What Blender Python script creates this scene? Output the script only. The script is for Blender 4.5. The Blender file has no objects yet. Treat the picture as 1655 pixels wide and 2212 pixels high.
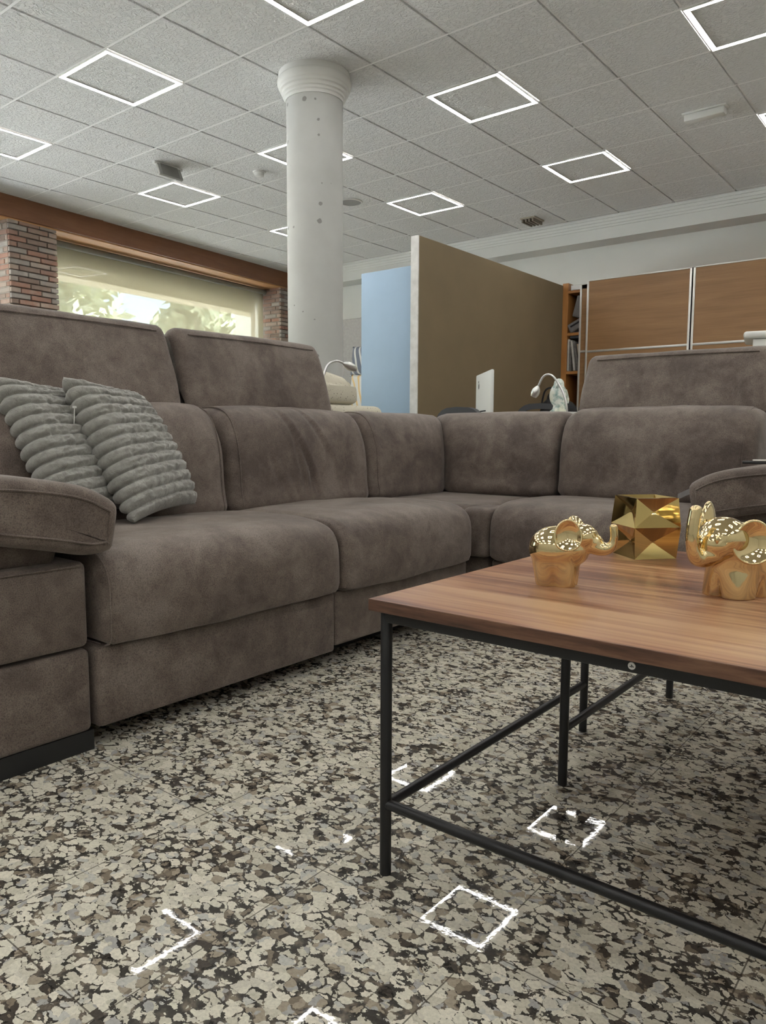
import bpy, bmesh, math, random
from mathutils import Vector, Matrix, noise
random.seed(7)
C = bpy.context.scene.collection
PI = math.pi
V = Vector

# ------------------------------------------------------------------ camera
FPX, CW, CH = 1630.0, 1655.0, 2212.0
CR = V((0.7799, 0.6259, 0.0047)); CU = V((-0.0688, 0.0783, 0.9946)); CF = V((-0.6224, 0.7758, -0.1041))
EYE = V((0, 0, 0.742))
CF.normalize(); CR = (CR - CF * CR.dot(CF)).normalized(); CU = CR.cross(CF)
def ray(px, py): return CF + CR * ((px - CW / 2) / FPX) - CU * ((py - CH / 2) / FPX)
def on(axis, px, py, val):
    d = ray(px, py); k = 'xyz'.index(axis)
    return EYE + d * ((val - EYE[k]) / d[k])
def at(px, py, dep): return EYE + ray(px, py) * dep
CEIL = 3.1577
GX, GY, T = -2.751, 4.0393, 0.6           # ceiling grid origin and pitch

# ------------------------------------------------------------------ node helpers
def new_mat(name):
    m = bpy.data.materials.new(name); m.use_nodes = True
    nt = m.node_tree
    return m, nt, nt.nodes['Principled BSDF']
def nd(nt, typ, **kw):
    n = nt.nodes.new(typ)
    for k, v in kw.items():
        if k.startswith('i_'):
            key = k[2:]
            n.inputs[int(key) if key.isdigit() else key.replace('_', ' ')].default_value = v
        else: setattr(n, k, v)
    return n
def ln(nt, a, b): nt.links.new(a, b)
def ramp(nt, fac, stops, interp='LINEAR'):
    r = nt.nodes.new('ShaderNodeValToRGB'); cr = r.color_ramp; cr.interpolation = interp
    while len(cr.elements) < len(stops): cr.elements.new(0.5)
    for e, (p, c) in zip(cr.elements, stops):
        e.position = p; e.color = (c[0], c[1], c[2], 1) if not isinstance(c, (int, float)) else (c, c, c, 1)
    ln(nt, fac, r.inputs['Fac']); return r.outputs['Color']
def mixc(nt, fac, a, b, mode='MIX'):
    m = nt.nodes.new('ShaderNodeMix'); m.data_type = 'RGBA'; m.blend_type = mode
    for s, v in ((0, fac), (6, a), (7, b)):
        if hasattr(v, 'node'): ln(nt, v, m.inputs[s])
        elif isinstance(v, (int, float)): m.inputs[s].default_value = v
        else: m.inputs[s].default_value = (v[0], v[1], v[2], 1)
    return m.outputs[2]
def math_n(nt, op, a, b=None):
    m = nt.nodes.new('ShaderNodeMath'); m.operation = op
    for i, v in enumerate((a, b)):
        if v is None: continue
        if hasattr(v, 'node'): ln(nt, v, m.inputs[i])
        else: m.inputs[i].default_value = v
    return m.outputs[0]
def coords(nt, scale=(1, 1, 1), rot=(0, 0, 0), loc=(0, 0, 0)):
    t = nt.nodes.new('ShaderNodeTexCoord'); mp = nt.nodes.new('ShaderNodeMapping')
    mp.inputs['Scale'].default_value = scale; mp.inputs['Rotation'].default_value = rot; mp.inputs['Location'].default_value = loc
    ln(nt, t.outputs['Object'], mp.inputs['Vector']); return mp.outputs['Vector']
def noise_n(nt, vec, scale, detail=3, rough=0.55, dist=0.0):
    n = nd(nt, 'ShaderNodeTexNoise'); n.inputs['Scale'].default_value = scale; n.inputs['Detail'].default_value = detail
    n.inputs['Roughness'].default_value = rough; n.inputs['Distortion'].default_value = dist
    ln(nt, vec, n.inputs['Vector']); return n
def bump(nt, bsdf, h, strength=0.3, dist=0.01):
    b = nd(nt, 'ShaderNodeBump'); b.inputs['Strength'].default_value = strength; b.inputs['Distance'].default_value = dist
    ln(nt, h, b.inputs['Height']); ln(nt, b.outputs['Normal'], bsdf.inputs['Normal'])
def plain(name, col, rough=0.5, metal=0.0, spec=0.5, nscale=0, namp=0.08, bscale=0, bstr=0.1):
    m, nt, b = new_mat(name)
    b.inputs['Roughness'].default_value = rough; b.inputs['Metallic'].default_value = metal
    b.inputs['Specular IOR Level'].default_value = spec
    b.inputs['Base Color'].default_value = (*col, 1)
    if nscale or bscale:
        v = coords(nt)
        if nscale:
            n = noise_n(nt, v, nscale, 4)
            lo = tuple(c * (1 - namp) for c in col); hi = tuple(min(1, c * (1 + namp)) for c in col)
            ln(nt, ramp(nt, n.outputs['Fac'], [(0.3, lo), (0.7, hi)]), b.inputs['Base Color'])
        if bscale:
            n2 = noise_n(nt, v, bscale, 3); bump(nt, b, n2.outputs['Fac'], bstr, 0.005)
    return m
def emit(name, col, s):
    m = bpy.data.materials.new(name); m.use_nodes = True; nt = m.node_tree; nt.nodes.clear()
    e = nd(nt, 'ShaderNodeEmission'); e.inputs['Color'].default_value = (*col, 1); e.inputs['Strength'].default_value = s
    o = nd(nt, 'ShaderNodeOutputMaterial'); ln(nt, e.outputs[0], o.inputs[0]); return m

# ------------------------------------------------------------------ materials
M = {}
def mat_suede():
    m, nt, b = new_mat('suede'); v = coords(nt)
    big = noise_n(nt, v, 3.6, 5, 0.62, 0.6); mid = noise_n(nt, v, 17, 5, 0.65, 0.3); fine = noise_n(nt, v, 420, 2, 0.6)
    f = math_n(nt, 'ADD', math_n(nt, 'MULTIPLY', big.outputs['Fac'], 0.62), math_n(nt, 'MULTIPLY', mid.outputs['Fac'], 0.38))
    c = ramp(nt, f, [(0.39, (0.095, 0.072, 0.061)), (0.5, (0.15, 0.117, 0.098)), (0.61, (0.205, 0.168, 0.143))])
    fc = ramp(nt, fine.outputs['Fac'], [(0.35, 0.55), (0.5, 1.0), (0.7, 1.22)])
    ln(nt, mixc(nt, 1.0, c, fc, 'MULTIPLY'), b.inputs['Base Color'])
    b.inputs['Roughness'].default_value = 0.62; b.inputs['Specular IOR Level'].default_value = 0.3
    b.inputs['Sheen Weight'].default_value = 0.25; b.inputs['Sheen Roughness'].default_value = 0.45
    b.inputs['Sheen Tint'].default_value = (0.8, 0.76, 0.74, 1)
    bump(nt, b, math_n(nt, 'ADD', math_n(nt, 'MULTIPLY', mid.outputs['Fac'], 1.0), math_n(nt, 'MULTIPLY', fine.outputs['Fac'], 0.12)), 0.35, 0.006)
    return m
def mat_granite():
    m, nt, b = new_mat('granite'); v = coords(nt)
    w = noise_n(nt, v, 42, 3, 0.6)
    wv = nd(nt, 'ShaderNodeVectorMath', operation='SCALE'); wv.inputs['Scale'].default_value = 0.016
    sb = nd(nt, 'ShaderNodeVectorMath', operation='SUBTRACT'); sb.inputs[1].default_value = (0.5, 0.5, 0.5)
    ln(nt, w.outputs['Color'], sb.inputs[0]); ln(nt, sb.outputs[0], wv.inputs[0])
    ad = nd(nt, 'ShaderNodeVectorMath', operation='ADD'); ln(nt, v, ad.inputs[0]); ln(nt, wv.outputs[0], ad.inputs[1])
    st = nd(nt, 'ShaderNodeMapping'); st.inputs['Scale'].default_value = (0.8, 1.15, 1); st.inputs['Rotation'].default_value = (0, 0, 0.5)
    ln(nt, ad.outputs[0], st.inputs['Vector']); vec = st.outputs['Vector']
    SC = 54
    vo = nd(nt, 'ShaderNodeTexVoronoi'); vo.inputs['Scale'].default_value = SC; ln(nt, vec, vo.inputs['Vector'])
    ed = nd(nt, 'ShaderNodeTexVoronoi', feature='DISTANCE_TO_EDGE'); ed.inputs['Scale'].default_value = SC; ln(nt, vec, ed.inputs['Vector'])
    sep = nd(nt, 'ShaderNodeSeparateColor'); ln(nt, vo.outputs['Color'], sep.inputs[0])
    cl = noise_n(nt, v, 15, 3, 0.6)
    key = math_n(nt, 'ADD', sep.outputs[0], math_n(nt, 'MULTIPLY', math_n(nt, 'SUBTRACT', cl.outputs['Fac'], 0.5), 0.7))
    grains = ramp(nt, key, [(0.0, (0.07, 0.06, 0.05)), (0.02, (0.20, 0.165, 0.125)), (0.07, (0.33, 0.285, 0.22)), (0.13, (0.36, 0.35, 0.33)),
                            (0.18, (0.52, 0.49, 0.40)), (0.40, (0.62, 0.59, 0.49)), (0.62, (0.54, 0.51, 0.43)), (0.74, (0.47, 0.46, 0.42)), (0.82, (0.66, 0.62, 0.52))], 'CONSTANT')
    fi = noise_n(nt, v, 190, 3, 0.7)
    grains = mixc(nt, 1.0, grains, ramp(nt, fi.outputs['Fac'], [(0.3, 0.80), (0.6, 1.06)]), 'MULTIPLY')
    # dark mica gathered between the grains
    th = noise_n(nt, v, 44, 4, 0.68, 0.4); cl2 = noise_n(nt, v, 11, 2, 0.5)
    tk = math_n(nt, 'ADD', th.outputs['Fac'], math_n(nt, 'MULTIPLY', math_n(nt, 'SUBTRACT', cl2.outputs['Fac'], 0.5), 0.45))
    thr = ramp(nt, tk, [(0.445, 0.0), (0.50, 0.045), (0.575, 0.12), (0.68, 0.34)])
    msk = math_n(nt, 'LESS_THAN', math_n(nt, 'ADD', ed.outputs['Distance'], math_n(nt, 'MULTIPLY', math_n(nt, 'SUBTRACT', fi.outputs['Fac'], 0.5), 0.10)), thr)
    tint = noise_n(nt, v, 36, 3, 0.6)
    dark = ramp(nt, tint.outputs['Fac'], [(0.46, (0.02, 0.018, 0.017)), (0.54, (0.06, 0.052, 0.045)), (0.66, (0.19, 0.155, 0.115))])
    c1 = mixc(nt, math_n(nt, 'MULTIPLY', msk, 0.94), grains, dark)
    # tile joints
    sx = nd(nt, 'ShaderNodeSeparateXYZ'); ln(nt, v, sx.inputs[0])
    def joint(o, off, pitch):
        q = math_n(nt, 'FRACT', math_n(nt, 'DIVIDE', math_n(nt, 'SUBTRACT', o, off), pitch))
        q = math_n(nt, 'ABSOLUTE', math_n(nt, 'SUBTRACT', q, 0.5))
        return math_n(nt, 'GREATER_THAN', q, 0.5 - 0.0011 / pitch)
    j = math_n(nt, 'MAXIMUM', joint(sx.outputs[0], -0.529, 0.31), joint(sx.outputs[1], 0.886, 0.421))
    c1 = mixc(nt, math_n(nt, 'MULTIPLY', j, 0.8), c1, (0.06, 0.05, 0.04))
    ln(nt, c1, b.inputs['Base Color'])
    b.inputs['Roughness'].default_value = 0.05; b.inputs['IOR'].default_value = 1.5
    ln(nt, ramp(nt, th.outputs['Fac'], [(0.35, 0.01), (0.65, 0.03)]), b.inputs['Roughness'])
    b.inputs['Specular IOR Level'].default_value = 0.24
    bump(nt, b, w.outputs['Fac'], 0.02, 0.002)
    return m
def mat_wood(name, cols, sc, fine, rough=0.38, rot=(0, 0, 0), amt=0.35):
    m, nt, b = new_mat(name); v = coords(nt, sc, rot)
    n1 = noise_n(nt, v, 1.0, 4, 0.6, 0.5); v2 = coords(nt, tuple(s * f for s, f in zip(sc, fine)), rot)
    n2 = noise_n(nt, v2, 1.0, 3, 0.6, 0.2)
    f = math_n(nt, 'ADD', math_n(nt, 'MULTIPLY', n1.outputs['Fac'], 1 - amt), math_n(nt, 'MULTIPLY', n2.outputs['Fac'], amt))
    ln(nt, ramp(nt, f, cols), b.inputs['Base Color'])
    b.inputs['Roughness'].default_value = rough
    bump(nt, b, n2.outputs['Fac'], 0.08, 0.001)
    return m
def mat_ceiling():
    m, nt, b = new_mat('ceiling_tile'); v = coords(nt)
    n = noise_n(nt, v, 30, 3, 0.6, 1.2); r = ramp(nt, n.outputs['Fac'], [(0.4, 0.0), (0.5, 0.55), (0.56, 1.0)])
    b.inputs['Base Color'].default_value = (0.80, 0.80, 0.80, 1); b.inputs['Roughness'].default_value = 0.9
    b.inputs['Specular IOR Level'].default_value = 0.1
    bump(nt, b, r, 0.55, 0.02)
    return m
def mat_brick():
    m, nt, b = new_mat('brick'); v = coords(nt)
    g = nd(nt, 'ShaderNodeNewGeometry')
    n = noise_n(nt, v, 9, 3, 0.6)
    f = math_n(nt, 'ADD', math_n(nt, 'MULTIPLY', g.outputs['Random Per Island'], 0.75), math_n(nt, 'MULTIPLY', n.outputs['Fac'], 0.35))
    ln(nt, ramp(nt, f, [(0.15, (0.24, 0.175, 0.145)), (0.35, (0.33, 0.25, 0.205)), (0.5, (0.36, 0.20, 0.15)), (0.65, (0.42, 0.33, 0.27)), (0.85, (0.34, 0.31, 0.28)), (1.0, (0.52, 0.47, 0.42))]), b.inputs['Base Color'])
    b.inputs['Roughness'].default_value = 0.85
    n2 = noise_n(nt, v, 120, 3); bump(nt, b, n2.outputs['Fac'], 0.4, 0.004)
    return m
def mat_concrete():
    m, nt, b = new_mat('painted_concrete'); v = coords(nt)
    vo = nd(nt, 'ShaderNodeTexVoronoi'); vo.inputs['Scale'].default_value = 13; ln(nt, v, vo.inputs['Vector'])
    w = noise_n(nt, v, 60, 2)
    sep = nd(nt, 'ShaderNodeSeparateColor'); ln(nt, vo.outputs['Color'], sep.inputs[0])
    rad = math_n(nt, 'MULTIPLY', math_n(nt, 'POWER', sep.outputs[0], 2.6), 0.21)
    dd = math_n(nt, 'ADD', vo.outputs['Distance'], math_n(nt, 'MULTIPLY', math_n(nt, 'SUBTRACT', w.outputs['Fac'], 0.5), 0.16))
    pit = math_n(nt, 'LESS_THAN', dd, rad)
    n = noise_n(nt, v, 3, 4); base = ramp(nt, n.outputs['Fac'], [(0.3, (0.46, 0.465, 0.45)), (0.7, (0.53, 0.535, 0.52))])
    ln(nt, mixc(nt, math_n(nt, 'MULTIPLY', pit, 0.7), base, (0.16, 0.15, 0.14)), b.inputs['Base Color'])
    b.inputs['Roughness'].default_value = 0.75
    bump(nt, b, math_n(nt, 'SUBTRACT', math_n(nt, 'MULTIPLY', w.outputs['Fac'], 0.1), pit), 0.5, 0.004)
    return m
def mat_plush():
    m, nt, b = new_mat('plush'); v = coords(nt)
    n = noise_n(nt, v, 45, 4, 0.65, 0.5); n2 = noise_n(nt, v, 500, 2)
    f = math_n(nt, 'ADD', math_n(nt, 'MULTIPLY', n.outputs['Fac'], 0.7), math_n(nt, 'MULTIPLY', n2.outputs['Fac'], 0.3))
    ln(nt, ramp(nt, f, [(0.35, (0.25, 0.247, 0.225)), (0.65, (0.40, 0.395, 0.365))]), b.inputs['Base Color'])
    b.inputs['Roughness'].default_value = 0.9; b.inputs['Specular IOR Level'].default_value = 0.1
    b.inputs['Sheen Weight'].default_value = 0.5; b.inputs['Sheen Roughness'].default_value = 0.4
    bump(nt, b, f, 0.7, 0.008)
    return m
def mat_blind():
    m = bpy.data.materials.new('blind_fabric'); m.use_nodes = True; nt = m.node_tree; nt.nodes.clear()
    v = coords(nt); n = noise_n(nt, v, 300, 1)
    tr = nd(nt, 'ShaderNodeBsdfTransparent'); tl = nd(nt, 'ShaderNodeBsdfTranslucent'); df = nd(nt, 'ShaderNodeBsdfDiffuse')
    col = ramp(nt, n.outputs['Fac'], [(0.3, (0.30, 0.268, 0.178)), (0.7, (0.33, 0.296, 0.20))])
    ln(nt, col, tl.inputs[0]); ln(nt, col, df.inputs[0])
    tr.inputs[0].default_value = (1, 1, 1, 1)
    a = nd(nt, 'ShaderNodeMixShader'); a.inputs[0].default_value = 0.35; ln(nt, tl.outputs[0], a.inputs[1]); ln(nt, df.outputs[0], a.inputs[2])
    c = nd(nt, 'ShaderNodeMixShader'); c.inputs[0].default_value = 0.38; ln(nt, a.outputs[0], c.inputs[1]); ln(nt, tr.outputs[0], c.inputs[2])
    o = nd(nt, 'ShaderNodeOutputMaterial'); ln(nt, c.outputs[0], o.inputs[0]); return m
def mat_glass():
    m = bpy.data.materials.new('window_glass'); m.use_nodes = True; nt = m.node_tree; nt.nodes.clear()
    tr = nd(nt, 'ShaderNodeBsdfTransparent'); gl = nd(nt, 'ShaderNodeBsdfGlossy'); gl.inputs['Roughness'].default_value = 0.02
    tr.inputs[0].default_value = (0.96, 0.98, 0.97, 1)
    c = nd(nt, 'ShaderNodeMixShader'); c.inputs[0].default_value = 0.06; ln(nt, tr.outputs[0], c.inputs[1]); ln(nt, gl.outputs[0], c.inputs[2])
    o = nd(nt, 'ShaderNodeOutputMaterial'); ln(nt, c.outputs[0], o.inputs[0]); return m
def mat_speckle():
    m, nt, b = new_mat('speckled_cream'); v = coords(nt)
    vo = nd(nt, 'ShaderNodeTexVoronoi'); vo.inputs['Scale'].default_value = 95; ln(nt, v, vo.inputs['Vector'])
    sep = nd(nt, 'ShaderNodeSeparateColor'); ln(nt, vo.outputs['Color'], sep.inputs[0])
    pit = math_n(nt, 'LESS_THAN', vo.outputs['Distance'], math_n(nt, 'MULTIPLY', math_n(nt, 'POWER', sep.outputs[0], 2.6), 0.36))
    ln(nt, mixc(nt, math_n(nt, 'MULTIPLY', pit, 0.7), (0.62, 0.58, 0.47), (0.17, 0.15, 0.11)), b.inputs['Base Color'])
    b.inputs['Roughness'].default_value = 0.85
    n = noise_n(nt, v, 200, 2); bump(nt, b, n.outputs['Fac'], 0.2, 0.003); return m
def mat_bird():
    m, nt, b = new_mat('bird_glaze'); v = coords(nt)
    n = noise_n(nt, v, 26, 4, 0.6); n2 = noise_n(nt, v, 7, 2)
    c = ramp(nt, n.outputs['Fac'], [(0.36, (0.24, 0.36, 0.34)), (0.48, (0.55, 0.62, 0.57)), (0.56, (0.74, 0.76, 0.70))])
    ln(nt, mixc(nt, ramp(nt, n2.outputs['Fac'], [(0.45, 0.0), (0.6, 0.6)]), c, (0.66, 0.66, 0.48)), b.inputs['Base Color'])
    b.inputs['Roughness'].default_value = 0.25; return m
def mat_pattern(bg, leafc, name):
    m, nt, b = new_mat(name); v = coords(nt, (1, 1, 1), (0.3, 0.4, 0.5))
    wv = nd(nt, 'ShaderNodeTexWave'); wv.inputs['Scale'].default_value = 3.2; wv.inputs['Distortion'].default_value = 7; wv.inputs['Detail'].default_value = 0.5; wv.inputs['Detail Scale'].default_value = 0.8
    ln(nt, v, wv.inputs['Vector'])
    ln(nt, ramp(nt, wv.outputs['Fac'], [(0.72, bg), (0.76, leafc)]), b.inputs['Base Color']); b.inputs['Roughness'].default_value = 0.85; return m

M['suede'] = mat_suede(); M['granite'] = mat_granite(); M['ceiling'] = mat_ceiling(); M['brick'] = mat_brick()
M['concrete'] = mat_concrete(); M['plush'] = mat_plush(); M['blind'] = mat_blind(); M['glass'] = mat_glass()
M['speckle'] = mat_speckle(); M['bird'] = mat_bird()
M['table_wood'] = mat_wood('walnut_laminate', [(0.39, (0.12, 0.045, 0.027)), (0.465, (0.24, 0.10, 0.053)), (0.515, (0.36, 0.18, 0.095)), (0.61, (0.49, 0.295, 0.165))], (0.8, 9, 9), (2.2, 8, 8), 0.30)
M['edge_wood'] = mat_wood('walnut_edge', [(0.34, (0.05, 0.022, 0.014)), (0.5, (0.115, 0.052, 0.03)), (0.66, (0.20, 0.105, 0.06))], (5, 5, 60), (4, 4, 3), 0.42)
M['oak'] = mat_wood('oak_door', [(0.3, (0.25, 0.135, 0.058)), (0.5, (0.32, 0.175, 0.078)), (0.7, (0.38, 0.22, 0.10))], (1.2, 1.2, 14), (2, 2, 8), 0.4)
M['beech'] = mat_wood('orange_beech', [(0.3, (0.36, 0.15, 0.04)), (0.7, (0.50, 0.23, 0.07))], (10, 10, 1.0), (4, 4, 4), 0.4)
M['beam_wood'] = mat_wood('beam_wood', [(0.3, (0.20, 0.085, 0.040)), (0.7, (0.29, 0.13, 0.062))], (9, 0.9, 9), (5, 3, 5), 0.5)
M['grid_bar'] = plain('grid_bar', (0.93, 0.93, 0.93), 0.5)
M['soffit'] = plain('soffit_window_lit', (0.60, 0.32, 0.14), 0.5, nscale=3, namp=0.08)  # lighter timber, with the window's glow put into its orange
M['black_metal'] = plain('black_metal', (0.012, 0.012, 0.013), 0.38, 0.0, 0.4, bscale=300, bstr=0.05)
M['black_plastic'] = plain('black_plastic', (0.015, 0.015, 0.016), 0.45)
M['plinth'] = plain('black_plinth', (0.012, 0.012, 0.012), 0.6)
M['gold'] = plain('gold_glaze', (0.76, 0.61, 0.34), 0.045, 1.0, nscale=5, namp=0.03)
M['vase_gold'] = plain('vase_gold', (0.80, 0.60, 0.24), 0.05, 1.0, nscale=5, namp=0.03)
M['chrome'] = plain('brushed_chrome', (0.72, 0.72, 0.71), 0.28, 1.0)
M['aluminium'] = plain('aluminium', (0.70, 0.69, 0.66), 0.38, 0.6)
M['white'] = plain('white_paint', (0.72, 0.72, 0.70), 0.6, nscale=2, namp=0.03)
M['wall_white'] = plain('wall_plaster', (0.66, 0.67, 0.65), 0.8, nscale=1.2, namp=0.04, bscale=90, bstr=0.05)
M['cornice'] = plain('cornice_plaster', (0.68, 0.685, 0.665), 0.7, nscale=2, namp=0.02)
M['grey_plastic'] = plain('grey_plastic', (0.13, 0.13, 0.125), 0.5)
M['lit_plastic'] = plain('white_plastic', (0.75, 0.75, 0.73), 0.4)
M['brown_panel'] = plain('brown_board', (0.20, 0.15, 0.085), 0.8, nscale=2.5, namp=0.06, bscale=250, bstr=0.08)
M['white_edge'] = plain('marbled_edge', (0.62, 0.61, 0.60), 0.6, nscale=14, namp=0.14)
M['blue_panel'] = plain('blue_board', (0.31, 0.425, 0.565), 0.5, nscale=2, namp=0.05)
M['grey_fabric'] = plain('grey_fabric', (0.36, 0.35, 0.34), 0.9, nscale=30, namp=0.08, bscale=300, bstr=0.2)
M['chair_grey'] = plain('chair_grey', (0.055, 0.056, 0.062), 0.7, bscale=250, bstr=0.2)
M['mortar'] = plain('mortar', (0.33, 0.29, 0.25), 0.95, nscale=20, namp=0.15, bscale=90, bstr=0.4)
M['cream_out'] = plain('cream_render', (0.40, 0.34, 0.22), 0.8)
M['grey_tube'] = plain('roller_tube', (0.20, 0.19, 0.16), 0.6)
M['leaf'] = plain('leaf', (0.31, 0.345, 0.235), 0.6, nscale=0.8, namp=0.35)
M['bark'] = plain('bark', (0.10, 0.08, 0.06), 0.9, nscale=10, namp=0.3)
M['ground'] = plain('pale_bounce_ground', (0.58, 0.59, 0.60), 0.95, nscale=3, namp=0.12)  # unseen ground outside, made pale to throw sunlight up onto the ceiling
M['black_cloth'] = plain('black_cloth', (0.016, 0.016, 0.018), 0.8, bscale=60, bstr=0.4)
M['paper'] = plain('paper', (0.55, 0.53, 0.49), 0.8, nscale=40, namp=0.1)
M['paper_dark'] = plain('paper_dark', (0.16, 0.15, 0.14), 0.8, nscale=40, namp=0.3)
M['felt'] = plain('grey_felt', (0.21, 0.20, 0.20), 0.95, nscale=40, namp=0.1)
M['tan'] = plain('tan_card', (0.46, 0.38, 0.28), 0.8, nscale=20, namp=0.1)
M['screen'] = plain('dark_screen', (0.01, 0.01, 0.012), 0.1)
M['led'] = emit('led_diffuser', (1.0, 0.985, 0.95), 25.0)
M['carton'] = plain('slate_binder', (0.10, 0.11, 0.13), 0.6)
M['blue_pattern'] = mat_pattern((0.17, 0.19, 0.24), (0.62, 0.62, 0.60), 'leaf_print')
M['yellow_pattern'] = mat_pattern((0.62, 0.61, 0.58), (0.70, 0.50, 0.24), 'yellow_print')

# ------------------------------------------------------------------ geometry helpers
class MB:
    def __init__(s, M4=None): s.v = []; s.f = []; s.m = []; s.M = M4 or Matrix.Identity(4); s.mi = 0
    def add(s, vs, fs):
        o = len(s.v); s.v += [tuple(s.M @ V(p)) for p in vs]
        for f in fs: s.f.append(tuple(o + i for i in f)); s.m.append(s.mi)
        return s
    def box(s, lo, hi, r=0.0, seg=2):
        bm = bmesh.new(); bmesh.ops.create_cube(bm, size=1)
        c = [(a + b) / 2 for a, b in zip(lo, hi)]; d = [abs(b - a) for a, b in zip(lo, hi)]
        for q in bm.verts: q.co = V((c[0] + q.co.x * d[0], c[1] + q.co.y * d[1], c[2] + q.co.z * d[2]))
        if r > 0: bmesh.ops.bevel(bm, geom=bm.edges[:], offset=min(r, min(d) * 0.49), segments=seg, profile=0.5, affect='EDGES')
        bm.verts.index_update(); s.add([q.co[:] for q in bm.verts], [[q.index for q in f.verts] for f in bm.faces]); bm.free(); return s
    def tube(s, path, r, n=12, caps=True):
        P = [V(p) for p in path]; R = r if isinstance(r, (list, tuple)) else [r] * len(P)
        tang = [(P[min(i + 1, len(P) - 1)] - P[max(i - 1, 0)]).normalized() for i in range(len(P))]
        a = tang[0].orthogonal().normalized(); rings = []; vs = []
        for i, t in enumerate(tang):
            a = (a - t * a.dot(t)).normalized(); b = t.cross(a)
            for k in range(n):
                q = 2 * PI * k / n; vs.append(P[i] + (a * math.cos(q) + b * math.sin(q)) * R[i])
        fs = []
        for i in range(len(P) - 1):
            for k in range(n): fs.append((i * n + k, i * n + (k + 1) % n, (i + 1) * n + (k + 1) % n, (i + 1) * n + k))
        if caps: fs.append(tuple(range(n))[::-1]); fs.append(tuple((len(P) - 1) * n + k for k in range(n)))
        return s.add(vs, fs)
    def lathe(s, prof, c=(0, 0, 0), n=48, sx=1, sy=1, closed=False):
        vs = []; m = len(prof)
        for k in range(n):
            q = 2 * PI * k / n
            for (r, z) in prof: vs.append((c[0] + r * sx * math.cos(q), c[1] + r * sy * math.sin(q), c[2] + z))
        fs = []
        for k in range(n):
            for i in range(m if closed else m - 1):
                a, b = i, (i + 1) % m
                fs.append((k * m + a, ((k + 1) % n) * m + a, ((k + 1) % n) * m + b, k * m + b))
        return s.add(vs, fs)
    def ball(s, c, r, sub=3):
        bm = bmesh.new(); bmesh.ops.create_icosphere(bm, subdivisions=sub, radius=1)
        r = r if isinstance(r, (list, tuple)) else (r, r, r)
        bm.verts.index_update()
        s.add([(c[0] + q.co.x * r[0], c[1] + q.co.y * r[1], c[2] + q.co.z * r[2]) for q in bm.verts], [[q.index for q in f.verts] for f in bm.faces]); bm.free(); return s
    def build(s, name, mats, parent=None, smooth=True, ang=38, loc=None):
        me = bpy.data.meshes.new(name); me.from_pydata(s.v, [], s.f)
        ms = mats if isinstance(mats, (list, tuple)) else [mats]
        for q in ms: me.materials.append(q)
        bm = bmesh.new(); bm.from_mesh(me)
        bmesh.ops.remove_doubles(bm, verts=bm.verts, dist=1e-6)
        if len(s.f) < 60000: bmesh.ops.recalc_face_normals(bm, faces=bm.faces)
        bm.to_mesh(me); bm.free()
        if len(ms) > 1 and len(me.polygons) == len(s.m): me.polygons.foreach_set('material_index', s.m)
        if smooth:
            me.shade_smooth()
            try: me.set_sharp_from_angle(angle=math.radians(ang))
            except Exception: pass
        o = bpy.data.objects.new(name, me); C.objects.link(o)
        if parent: o.parent = parent
        if loc: o.location = loc
        return o
def empty(name, loc=(0, 0, 0), rz=0.0):
    o = bpy.data.objects.new(name, None); C.objects.link(o); o.location = loc; o.rotation_euler = (0, 0, rz); o.empty_display_size = 0.1
    return o
def tag(o, label, cat, group=None):
    o['label'] = label; o['category'] = cat
    if group: o['group'] = group
    return o
def struct(o, label=None):
    o['kind'] = 'structure'
    if label: o['label'] = label
    return o
def pbuild(mb, name, mat, root, **kw):
    """build a mesh given in world coordinates as a child of an unrotated root"""
    inv = Matrix.Translation(-root.location)
    mb.v = [tuple(inv @ V(p)) for p in mb.v]
    return mb.build(name, mat, root, **kw)

def chaikin(P, n=3):
    P = [V((p[0], p[1])) for p in P]
    for _ in range(n):
        Q = []
        for i in range(len(P)):
            a, b = P[i], P[(i + 1) % len(P)]; Q += [a * 0.75 + b * 0.25, a * 0.25 + b * 0.75]
        P = Q
    return P
def resample(P, n):
    L = [0]
    for i in range(len(P)): L.append(L[-1] + (P[(i + 1) % len(P)] - P[i]).length)
    out = []; j = 0
    for k in range(n):
        t = L[-1] * k / n
        while L[j + 1] < t: j += 1
        a, b = P[j], P[(j + 1) % len(P)]; out.append(a.lerp(b, (t - L[j]) / max(1e-9, L[j + 1] - L[j])))
    return out
def pnormals(P):
    N = []; area = sum(P[i].x * P[(i + 1) % len(P)].y - P[(i + 1) % len(P)].x * P[i].y for i in range(len(P)))
    for i in range(len(P)):
        t = (P[(i + 1) % len(P)] - P[i - 1]).normalized(); n = V((t.y, -t.x))
        N.append(n if area > 0 else -n)
    return N
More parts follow.
